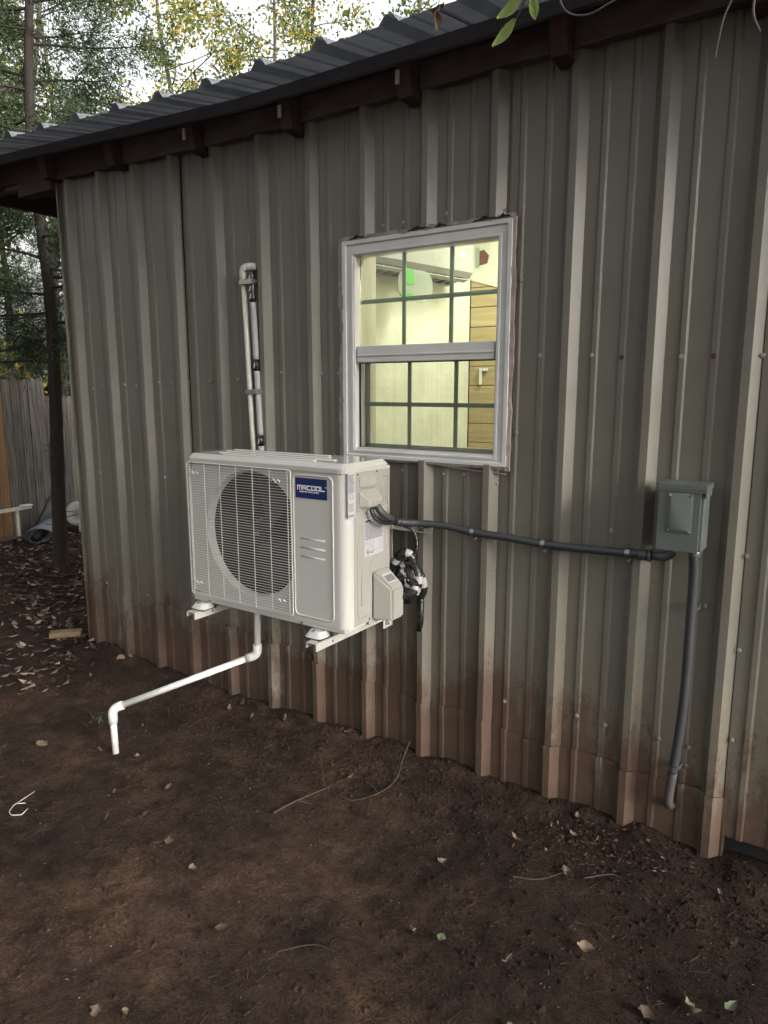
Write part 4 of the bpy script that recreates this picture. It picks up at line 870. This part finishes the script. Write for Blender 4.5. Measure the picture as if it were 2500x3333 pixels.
# ---------------------------------------------------------------- leaves, litter, twigs
def leaf_mesh(name,L_=.05,W_=.022,curl=.25,seed=0,lobes=0):
    rnd=random.Random(seed); bm=B(); n=7; rows=[]
    for i in range(n+1):
        t=i/n; w_=W_*math.sin(PI*min(1,t*.97+.02))**1.05*(1.1-.3*t)*(1+.2*rnd.uniform(-1,1))
        if lobes: w_*=1+.45*math.sin(t*PI*lobes)
        x=(t-.5)*L_; z=curl*L_*((t-.5)**2)*1.6+rnd.uniform(-.001,.001)
        rows.append([bm.verts.new((x,-w_,z+curl*w_*.9+rnd.uniform(0,.003))),bm.verts.new((x,0,z)),bm.verts.new((x,w_,z+curl*w_*.9+rnd.uniform(0,.003)))])
    for a,b in zip(rows,rows[1:]):
        for j in range(2): bm.faces.new((a[j],b[j],b[j+1],a[j+1]))
    me=D.meshes.new(name); bm.to_mesh(me); bm.free()
    for p in me.polygons: p.use_smooth=True
    return me
lm=[leaf_mesh('fallen_leaf',random.uniform(.038,.066),random.uniform(.010,.019),random.uniform(.3,1.1),s,[0,0,3,4][s%4]) for s in range(9)]
for m_ in lm: m_.materials.append(M['dryleaf'])
fwd2=Vector((fw.x,fw.y)).normalized(); rgt2=Vector((-fwd2.y,fwd2.x))*-1
def vis(x,y):
    d=Vector((x,y+2.6)); f=d.dot(fwd2); r=d.dot(rgt2)
    return f>.9 and abs(r)<f*.62
def free(x,y): return not(y>-.03 and x>-4.1)
LAB='dry brown fallen leaf lying on the dark soil'
cnt=0; spots=[]
while cnt<205:
    if cnt<165: x=random.uniform(-6.9,-3.9); y=random.gauss(.35+(-3.9-x)*.22,.75)
    else: x=random.uniform(-4,-.1); y=random.uniform(-2.2,-.06)
    if not vis(x,y) or not free(x,y): continue
    reg=('between the fence and the cedar trunk' if x<-6.1 else 'on the litter behind the shed corner' if x<-4.9 else 'just left of the shed corner' if x<-3.9 and y>-.6 else 'in the left foreground' if x<-2.6 else 'near the foot of the wall' if y>-.45 else 'on bare soil in the middle foreground' if x<-1.1 else 'on dark soil in the right foreground')
    o=obj('fallen_leaf',lm[cnt%9],None,None,label='dry brown fallen leaf '+reg,cat='leaf',group='dry leaves '+reg)
    s_=random.uniform(.7,1.25)*(1.35 if cnt<165 else .75); o.location=(x,y,gh(x,y)+.006); o.scale=(s_,s_,s_); o.rotation_euler=(random.gauss(0,.3),random.gauss(0,.3),random.uniform(0,6.28)); cnt+=1
# particular leaves
def one_leaf(x,y,m,lab,L_=.06,W_=.02,rz=0,curl=.3,seed=1,lobes=0,tilt=(.1,.1)):
    me=leaf_mesh('fallen_leaf',L_,W_,curl,seed,lobes); me.materials.append(M[m])
    o=obj('fallen_leaf',me,None,None,label=lab,cat='leaf'); o.location=(x,y,gh(x,y)+.012); o.rotation_euler=(tilt[0],tilt[1],rz)
one_leaf(-.62,-1.10,'olivel','oval pale green leaf lying flat near the foreground centre',.038,.018,.8,.1,3)
one_leaf(-.93,-.92,'olivel','small blue-green leaf fragment on bare soil in mid foreground',.030,.015,.2,.1,4)
one_leaf(-.245,-.78,'olivel','curled green and brown leaf pair near the lower right wall foot',.06,.02,2.4,.9,5,0,(.5,.2))
one_leaf(-.16,-.70,'olivel','narrow green leaf with curled tip near the right edge',.06,.014,1.2,.5,6)
one_leaf(-.40,-1.12,'dryleaf','long tan curled leaf on the dark soil in right foreground',.065,.016,2.9,.7,7)
one_leaf(-.33,-1.08,'olivel','dark green crumpled leaf beside the long tan curled leaf',.055,.016,2.7,.5,8,3)
one_leaf(-.55,-.72,'dryleaf','folded brown leaf with a pale midrib in the right foreground',.055,.022,.3,.6,9)
one_leaf(-1.50,-1.28,'litter','pointed pale grey leaf standing out on the reddish soil',.05,.016,.9,.5,10)
one_leaf(-3.05,-.95,'dryleaf','large tan leaf lying just left of the drain pipe elbow',.07,.024,.2,.3,11)
one_leaf(-5.0,-.55,'olivel','broad fresh green leaf near the left edge of the leaf litter',.10,.04,.2,.5,12)
one_leaf(-5.2,-.15,'olivel','green folded leaf further back in the leaf litter',.09,.03,1.2,.6,13)
def cloud(name,P,size,m,label,kind='stuff',cat='leaf litter',aspect=.45,parent=None,flat=None,fold=.3):
    """many separate leaf-shaped faces in one mesh"""
    n=len(P); P=np.asarray(P,float)
    if flat is None: d=RS.normal(size=(n,3))
    else: d=RS.normal(size=(n,3))*np.array([1,1,flat])
    d/=np.linalg.norm(d,axis=1)[:,None]+1e-9
    e=RS.normal(size=(n,3)); 
    if flat is not None: e=np.cross(d,np.array([0,0,1.])+RS.normal(size=(n,3))*flat)
    else: e=np.cross(d,e)
    e/=np.linalg.norm(e,axis=1)[:,None]+1e-9
    nn=np.cross(d,e); s=(size[0]+(size[1]-size[0])*RS.rand(n))[:,None]; w_=s*aspect
    a=P-d*s*.5; b=P+d*s*.5; c=P+e*w_*.5+nn*s*fold*.3; f=P-e*w_*.5+nn*s*fold*.3; q=P+d*s*.22
    V=np.stack([a,c,b,f],1).reshape(-1,3); F=np.arange(n*4).reshape(n,4)
    F=np.concatenate([F[:,[0,1,2]],F[:,[0,2,3]]])
    me=D.meshes.new(name); me.from_pydata(V.tolist(),[],F.tolist())
    return obj(name,me,m,parent,label=label,cat=cat,kind=kind)
# joined far litter and small crumbs
Pl=[]
while len(Pl)<5200:
    x=random.uniform(-9.5,-3.6); y=random.gauss(.5+(-3.6-x)*.33,.95)
    if free(x,y) and fb((x,y,2),1.5,2)>-.55-random.random()*.5: Pl.append((x,y,gh(x,y)+random.uniform(.004,.022)))
cloud('leaf_litter',Pl,(.03,.085),'litter','carpet of dry leaves over the soil behind the shed corner',flat=.25,aspect=.55)
Pl=[]
while len(Pl)<9000:
    x=random.uniform(-4.5,.4); y=random.uniform(-2.3,-.01)
    dens=.30+.5*max(0,fb((x,y,7),2.2,3))+(.35 if y>-.35 else 0)
    if random.random()<dens: Pl.append((x,y,gh(x,y)+random.uniform(.0,.007)))
cloud('leaf_crumbs',Pl,(.004,.016),'crumb','fine brown leaf crumbs and needles over the bare soil',flat=.35,aspect=.3)
# soil clods and pebbles
def clods(name,P,sz,m,label,cat):
    vs=[];fs=[]
    base=[(1,0,0),(-1,0,0),(0,1,0),(0,-1,0),(0,0,1),(0,0,-1)]; F=[(0,2,4),(2,1,4),(1,3,4),(3,0,4),(2,0,5),(1,2,5),(3,1,5),(0,3,5)]
    for p in P:
        s_=sz[0]+(sz[1]-sz[0])*random.random()**3; k=len(vs); rz=random.random()*6
        for b in base:
            q=[b[i]*s_*random.uniform(.6,1.2)*(.7 if i==2 else 1) for i in range(3)]; vs.append((p[0]+q[0]*math.cos(rz)-q[1]*math.sin(rz),p[1]+q[0]*math.sin(rz)+q[1]*math.cos(rz),p[2]+q[2]))
        fs+=[tuple(k+i for i in f) for f in F]
    me=D.meshes.new(name); me.from_pydata(vs,[],fs); obj(name,me,m,None,label=label,cat=cat,kind='stuff')
Pl=[]
while len(Pl)<11000:
    x=random.uniform(-4.6,.4); y=-abs(random.gauss(0,.35)) if random.random()<.45 else random.uniform(-2.3,-.02)
    if y<-.02: Pl.append((x,y,gh(x,y)))
clods('soil_clods',Pl,(.002,.016),'soil','crumbly clods of dark soil heaped along the wall foot','soil')
Pl=[]
while len(Pl)<20000:
    x=random.uniform(-3.4,.3); y=random.uniform(-2.2,-.02)
    if fb((x,y,31),2.5,3)>-.25: Pl.append((x,y,gh(x,y)+.001))
clods('soil_crumbs',Pl,(.0012,.006),'soil','fine soil crumbs covering the packed earth in the foreground','soil')
Pl=[]
while len(Pl)<230:
    x=random.uniform(-4.2,.3); y=random.uniform(-2.0,-.03); Pl.append((x,y,gh(x,y)+.002))
clods('pebbles',Pl,(.0015,.0055),'pebble','tiny pale pebbles and grit scattered over the soil','gravel')
# twigs: thin litter twigs as one, larger ones singly
bm=B()
for k in range(700):
    x=random.uniform(-4.6,.3); y=random.uniform(-2.3,-.04); a=random.random()*6.28; l=random.uniform(.015,.06); c=random.uniform(-.4,.4)
    pts=[Vector((x+math.cos(a+c*t)*l*t,y+math.sin(a+c*t)*l*t,0)) for t in (0,.5,1)]
    for p in pts: p.z=gh(p.x,p.y)+.003
    tube(bm,pts,[.0009,.0008,.0004],3,cap=False)
obj('fine_twigs',bm,'twig',None,label='fine dead grass stems and twiglets strewn over the soil',cat='twigs',kind='stuff')
def twig(pts,r,lab,m='twig',sub=()):
    bm=B(); P_=[Vector((x,y,gh(x,y)+z)) for x,y,z in pts]; c=catmull(P_,5); tube(bm,c,[r*(1-.6*i/len(c)) for i in range(len(c))],6)
    for s_ in sub: c=catmull([Vector((x,y,gh(x,y)+z)) for x,y,z in s_],5); tube(bm,c,[r*.6*(1-.6*i/len(c)) for i in range(len(c))],5)
    obj('twig',bm,m,None,label=lab,cat='twig',origin=tuple(P_[0]))
twig([(-1.595,-.045,.05),(-1.565,-.15,.03),(-1.522,-.27,.012),(-1.522,-.40,.010),(-1.585,-.49,.01),(-1.66,-.50,.012)],.0035,'long curved grey-brown twig leaning down from the wall foot',sub=([(-1.525,-.40,.012),(-1.60,-.37,.02),(-1.68,-.36,.012),(-1.72,-.43,.01)],[(-1.54,-.44,.012),(-1.49,-.50,.01)]))
twig([(-1.79,-.74,.01),(-1.768,-.628,.012),(-1.714,-.481,.02)],.0045,'forked brown twig below the middle of the wall',sub=([(-1.768,-.63,.012),(-1.70,-.60,.01)],[(-1.75,-.47,.012),(-1.82,-.40,.04),(-1.887,-.336,.05)]))
twig([(-.86,-.55,.01),(-.78,-.50,.015),(-.72,-.40,.015)],.0022,'thin curved rootlet in the right foreground near the wall')
twig([(-.66,-.40,.012),(-.58,-.33,.02),(-.52,-.36,.015)],.0022,'thin arched stem beside the leaf heap at the wall foot')
twig([(-1.30,-1.25,.01),(-1.23,-1.17,.01),(-1.16,-1.15,.01)],.0016,'short pale root thread in the middle foreground')
twig([(-5.2,-.62,.01),(-4.95,-.60,.015),(-4.75,-.50,.012)],.009,'thick brown stick lying left of the shed corner')
# debris heap near the right wall foot
Pl=[]
while len(Pl)<330:
    x=random.gauss(-.66,.14); y=random.gauss(-.21,.07)
    if y<-.03: Pl.append((x,y,gh(x,y)+random.uniform(.002,.03)))
cloud('leaf_heap',Pl,(.006,.026),'crumb','small heap of crumbled leaves against the wall foot at right',flat=.6,aspect=.4)
# grass tuft
bm=B()
for k in range(12):
    x=-3.12+random.gauss(0,.05); y=-.62+random.gauss(0,.04); a=random.random()*6.28; l=random.uniform(.03,.08); z=gh(x,y)
    tube(bm,[(x,y,z),(x+math.cos(a)*l*.4,y+math.sin(a)*l*.4,z+l*.5),(x+math.cos(a)*l,y+math.sin(a)*l,z+l*.55)],[.0014,.001,.0004],3,cap=False)
obj('grass_tuft',bm,'grass',None,label='sparse green grass tuft on the soil behind the drain pipe elbow',cat='grass',kind='stuff')

# ---------------------------------------------------------------- overhanging twigs with leaves, near the camera
def at14(x,z): return Vector((x,-1.2,1.65+z))
ob=thing('overhanging_twig',tuple(at14(-.6,.78)),'green leafy twig hanging into the top of the view in front of the eave','twig')
bm=B(); tube(bm,catmull([at14(-.56,.86),at14(-.60,.78),at14(-.625,.735),at14(-.642,.705)],5),.0014,6); tube(bm,catmull([at14(-.59,.80),at14(-.605,.75),at14(-.604,.735)],4),.001,5); tube(bm,catmull([at14(-.61,.76),at14(-.64,.75),at14(-.655,.748)],4),.001,5); obj('stem',bm,'twig',ob)
def hang_leaf(a,b,w_,m,parent,seed=0):
    a=at14(*a);b=at14(*b); L_=(b-a).length; bm=B(); n=10; d=(b-a)/n; s_=Vector((-(b-a).z,0,(b-a).x)).normalized(); rnd=random.Random(seed); rows=[]
    for i in range(n+1):
        t=i/n; ww=w_*math.sin(PI*min(1,t*.97+.015))**.8*(1.1-.35*t)*(1+.07*(i%2)); c=a+d*i+Vector((0,.006*math.sin(t*3),0))
        rows.append([bm.verts.new(c-s_*ww+Vector((0,-.006,0))),bm.verts.new(c),bm.verts.new(c+s_*ww+Vector((0,-.005,0)))])
    for p,q in zip(rows,rows[1:]):
        for j in range(2): bm.faces.new((p[j],p[j+1],q[j+1],q[j]))
    obj('leaf',bm,m,parent,smooth=True)
hang_leaf((-.642,.705),(-.690,.668),.012,'greenleaf',ob,1); hang_leaf((-.628,.742),(-.682,.716),.013,'greenleaf',ob,2); hang_leaf((-.610,.738),(-.601,.693),.010,'greenleaf',ob,3)
dl=thing('withered_leaf_cluster',tuple(at14(-.815,.80)),'small withered brown leaf cluster hanging before the roof edge','leaf')
bm=B(); tube(bm,catmull([at14(-.80,.86),at14(-.812,.80),at14(-.818,.762)],4),.0009,5); obj('stem',bm,'twig',dl)
hang_leaf((-.818,.765),(-.815,.728),.009,'brownedge',dl,4); hang_leaf((-.820,.768),(-.838,.772),.006,'brownedge',dl,5); hang_leaf((-.815,.765),(-.802,.778),.005,'brownedge',dl,6)
bm=B(); tube(bm,catmull([at14(-.562,.80),at14(-.555,.72),at14(-.535,.688),at14(-.50,.676),at14(-.47,.682),at14(-.43,.70),at14(-.36,.78)],6),.0018,6); obj('hanging_vine',bm,'greytwig',None,smooth=True,label='bare grey vine looping under the eave right of the green leaves',cat='vine',origin=tuple(at14(-.56,.8)))
bm=B(); tube(bm,catmull([at14(-.235,.76),at14(-.252,.65),at14(-.266,.61),at14(-.272,.575),at14(-.275,.55)],6),[.0016]*18+[.0012]*7,6); obj('hanging_vine',bm,'greytwig',None,smooth=True,label='thin grey vine hanging near the upper right, left of the stouter one',cat='vine',origin=tuple(at14(-.24,.76)))
bm=B(); tube(bm,catmull([at14(-.20,.76),at14(-.216,.66),at14(-.222,.61),at14(-.210,.575)],6),.0022,6); obj('hanging_vine',bm,'greytwig',None,smooth=True,label='stouter grey vine hanging at the upper right edge of the view',cat='vine',origin=tuple(at14(-.2,.76)))

# ---------------------------------------------------------------- trees
def wob(p0,p1,n,amp,seed):
    rnd=random.Random(seed); p0=Vector(p0);p1=Vector(p1); L_=(p1-p0).length
    o=[]
    for i in range(n+1):
        t=i/n; o.append(p0.lerp(p1,t)+Vector((noise.noise(Vector((seed*3.1,t*3,0))),noise.noise(Vector((seed*5.7,t*3,9))),noise.noise(Vector((seed*2.3,t*3,4)))*.4))*amp*L_*min(1,t*3))
    return o
def broadleaf(base,h,spread,nl,m,label,seed,r0=.07,z0=.35,size=(.045,.09),lean=(0,0),group='trees beyond the fence',bark='bark2'):
    random.seed(seed); t=thing('broadleaf_tree',base,label,'tree',group); b=Vector(base); tp=b+Vector((lean[0],lean[1],h))
    tr=wob(b-Vector((0,0,.1)),tp,14,.035,seed); bm=B(); tube(bm,tr,[r0*(1-.85*i/14) for i in range(15)],8); obj('trunk',bm,bark,t,smooth=True)
    P=[]; nb=int(16+h*2)
    for k in range(nb):
        f=z0+(1-z0)*(k+random.random())/nb; f=min(f,.999); i=min(13,int(f*14)); p=tr[i].lerp(tr[i+1],f*14-i) if i<14 else tr[-1]
        a=random.random()*2*PI; L_=spread*(1.15-f*.65)*random.uniform(.6,1.1); e=p+Vector((math.cos(a)*L_,math.sin(a)*L_,L_*random.uniform(.15,.8)))
        br=wob(p,e,6,.10,seed+k*1.37); bm=B(); tube(bm,br,[r0*.33*(1.2-f)*(1-.8*j/6) for j in range(7)],5,cap=False)
        for q in range(5):
            j=random.randint(2,6); s_=br[j]; L2=L_*random.uniform(.25,.5); dv=Vector((random.gauss(0,1),random.gauss(0,1),random.gauss(.2,.7))).normalized(); e2=s_+dv*L2; b2=wob(s_,e2,3,.12,seed+k*9+q)
            tube(bm,b2,[r0*.09,r0*.07,r0*.05,r0*.03],3,cap=False)
            for _ in range(max(1,int(nl/(nb*5)))):
                u=random.random()**.6; w_=s_.lerp(e2,u); P.append(w_+Vector((random.gauss(0,.09),random.gauss(0,.09),random.gauss(-.03,.09))))
        obj('branch',bm,bark,t)
    cloud('crown',P,size,m,None,kind='stuff',cat=None,parent=t,aspect=.55)
    return t
def cedar(base,h,spread,ns,label,seed,r0=.085,lean=(0,0),z0=.12,dense=1.,low=None):
    random.seed(seed); t=thing('cedar_tree',base,label,'tree','cedar trees beside the shed'); b=Vector(base); tp=b+Vector((lean[0],lean[1],h))
    tr=wob(b-Vector((0,0,.1)),tp,20,.014,seed); bm=B(); t2=catmull(tr,8); tube(bm,t2,[r0*(1.25 if i<3 else 1.1 if i<6 else 1)*(1-.8*i/161)*(1+.10*noise.noise(Vector((i*.45,seed,0)))+.07*noise.noise(Vector((i*1.7,seed,5)))) for i in range(len(t2))],12); obj('trunk',bm,'bark',t,smooth=True)
    P=[];Dv=[]
    nb=int(h*9)
    for k in range(nb):
        f=z0+(1-z0)*(k+random.random())/nb; i=min(19,int(f*20)); p=tr[i].lerp(tr[i+1],f*20-i)
        a=random.random()*2*PI; L_=spread*(1.05-f*.55)*random.uniform(.5,1.1); e=p+Vector((math.cos(a)*L_,math.sin(a)*L_,L_*random.uniform(-.25,.35)))
        br=wob(p,e,6,.08,seed+k*1.7); bm=B(); tube(bm,br,[r0*.26*(1.1-f*.6)*(1-.8*j/6) for j in range(7)],5,cap=False); obj('branch',bm,'bark',t)
        for _ in range(int(ns/nb*(.6+.8*random.random())*dense)):
            u=.3+.7*random.random()**.7; jj=min(5,int(u*6)); w_=br[jj].lerp(br[jj+1],u*6-jj)
            off=Vector((random.gauss(0,.09),random.gauss(0,.09),random.gauss(-.05,.11))); P.append(w_+off)
            Dv.append((Vector((math.cos(a),math.sin(a),random.uniform(-.9,.3)))+off*5).normalized())
    bm=B()
    for k in range(24):   # dead twig stubs on the lower trunk
        z=random.uniform(.3,1.9); i=min(19,max(0,int((z+.1)/h*20))); p=tr[i].lerp(tr[min(20,i+1)],.5); p=Vector((p.x,p.y,z)); a=random.random()*6.28; l=random.uniform(.08,.16)
        tube(bm,[p,p+Vector((math.cos(a)*l,math.sin(a)*l,random.uniform(-.02,.03)))],[.006,.002],4,cap=False)
    o=obj('twig_stubs',bm,'bark',t); o['kind']='stuff'
    # sprays: fans of thin blades
    n=len(P); P=np.array([tuple(p) for p in P]); Dn=np.array([tuple(p) for p in Dv]); V=[];F=[];k=0
    for q in range(9):
        d=Dn+RS.normal(size=(n,3))*.55; d/=np.linalg.norm(d,axis=1)[:,None]; s=np.cross(d,RS.normal(size=(n,3))); s/=np.linalg.norm(s,axis=1)[:,None]
        l=(.022+.036*RS.rand(n))[:,None]; w_=l*.10; o=P+RS.normal(size=(n,3))*.022
        tri=np.stack([o-s*w_,o+s*w_,o+d*l],1).reshape(-1,3); V.append(tri)
    V=np.concatenate(V); F=np.arange(len(V)).reshape(-1,3); me=D.meshes.new('crown'); me.from_pydata(V.tolist(),[],F.tolist()); obj('crown',me,'cedar',t,kind='stuff')
    return t
cedar((-6.156,1.05,0),7.6,1.35,14500,'tall cedar with bare dark lower trunk standing between fence and shed corner',11,r0=.066,lean=(.30,.1),z0=.25)
cedar((-7.2,.75,0),7.6,1.3,9000,'slimmer cedar at the left edge behind the main cedar trunk',12,r0=.06,lean=(.1,.1),z0=.22)
cedar((-9.2,4.0,0),5.6,1.2,8000,'smaller cedar beyond the fence behind the roof edge',13,r0=.06,z0=.2)
cedar((-10.5,3.1,0),6.2,1.4,5000,'dark cedar further off beyond the fence at left',14,r0=.07,z0=.15)
cedar((-7.7,5.6,0),5.3,1.0,6000,'low cedar top showing just over the middle of the roof edge',15,r0=.05,z0=.3)
specs=[((-9.5,2.2,0),8.5,1.9,4200,'leafA','tall thin-leaved tree just beyond the fence at far left'),
((-8.8,5.0,0),8.5,1.8,4200,'leafB','tree with yellowing leaves above the roof near the left third'),
((-11.5,4.5,0),10,2.2,5200,'leafA','tall green tree rising behind the yellowing one'),
((-7.2,6.2,0),8.4,1.5,3000,'leafB','slender tree with bright yellow leaves right of the cedars'),
((-9.5,8.0,0),10,1.9,3200,'leafA','open-crowned tree behind the roof at left centre'),
((-6.0,7.2,0),8.8,1.0,1500,'leafA','sparse slender tree with small leaves against the white sky'),
((-5.0,7.6,0),8.0,.8,550,'leafA','nearly bare sapling showing beside the roof corrugations'),
((-13.5,2.5,0),10,2.2,3000,'leafC','broad green tree far behind the fence at left'),
((-14.5,6.5,0),11,2.4,4200,'leafC','far hazy green tree behind all the others'),
((-11.0,.8,0),7,1.8,2200,'leafB','low spreading yellow-green tree behind the fence at left edge'),
((-4.3,8.6,0),9.2,.8,220,'leafA','bare thin tree behind the roof nearest the picture middle')]
for i,(b,h,s,n,m,lab) in enumerate(specs): broadleaf(b,h,s,int(n*2.7),m,lab,30+i,r0=.055+.008*(h-6),z0=.18 if i in(0,7,9) else .33)
# trees around the camera carry on the woods; those at right are added light blockers
yard=[((-6.5,-3.6,0),8,2.3,2600,'leafC','broad tree standing in the yard left of the view'),((-3.6,-6.8,0),9,2.6,2600,'leafC','broad tree behind the camera to the left'),((-8.5,-.9,0),8.5,2.0,2600,'leafC','broad tree left of the fence end')]
for i,(b,h,s,n,m,lab) in enumerate(yard): broadleaf(b,h,s,n,m,lab,60+i,r0=.10,z0=.2,size=(.12,.24),group='yard trees beside and behind the camera')
broadleaf((1.6,-4.6,0),7.6,3.6,10000,'leafA','large shade tree arching over the yard and the camera',77,r0=.16,z0=.52,size=(.16,.32),lean=(-1.2,1.6),group='yard trees beside and behind the camera')
broadleaf((6.4,-1.4,0),9.5,2.9,15000,'leafC','dense unseen tree added right of the yard to keep sun off the wall',78,r0=.14,z0=.52,size=(.18,.36),group='yard trees beside and behind the camera')  # unseen tree added, crown placed to block sun from the upper wall
for k,(b,h,s,n,lab) in enumerate((((7.5,-4.6,0),9.5,2.8,9000,'dense unseen tree added at the far right of the yard to cut sky glow'),((4.6,-7.6,0),9,2.8,8000,'dense unseen tree added behind and right of the camera to cut sky glow'),((8.6,1.6,0),9,2.4,7000,'dense unseen tree added past the right end of the shed to cut sky glow'),((.6,-8.6,0),9,2.8,7000,'dense unseen tree added straight behind the camera to cut sky glow'))): broadleaf(b,h,s,n,'leafC',lab,81+k,r0=.13,z0=.25,size=(.18,.36),group='yard trees beside and behind the camera')  # more unseen trees added to dim the sky light on the wall
# undergrowth behind the fence
random.seed(5); Pl=[]
for k in range(9000):
    t=random.uniform(-4,7); o=-random.uniform(.5,5.5); q=f0+fd*t+fn*o; z=random.uniform(.6,2.7)
    if noise.noise(Vector((q.x*.9,q.y*.9,z*.9)))>-.08+.05*z: Pl.append((q.x,q.y,z))
cloud('undergrowth',Pl,(.05,.11),'leafB','tangled yellow-green undergrowth filling the space behind the fence',cat='undergrowth',aspect=.55)
random.seed(6); Pl=[]
for k in range(12000):
    x=random.uniform(-26,-14); y=random.uniform(-6,16); z=random.uniform(0,2.4)
    if noise.noise(Vector((x*.35,y*.35,z*.35)))>-.02+.03*z: Pl.append((x,y,z))
cloud('far_woods',Pl,(.12,.24),'leafC','far wood edge behind the trees at left',cat='woods',aspect=.6)
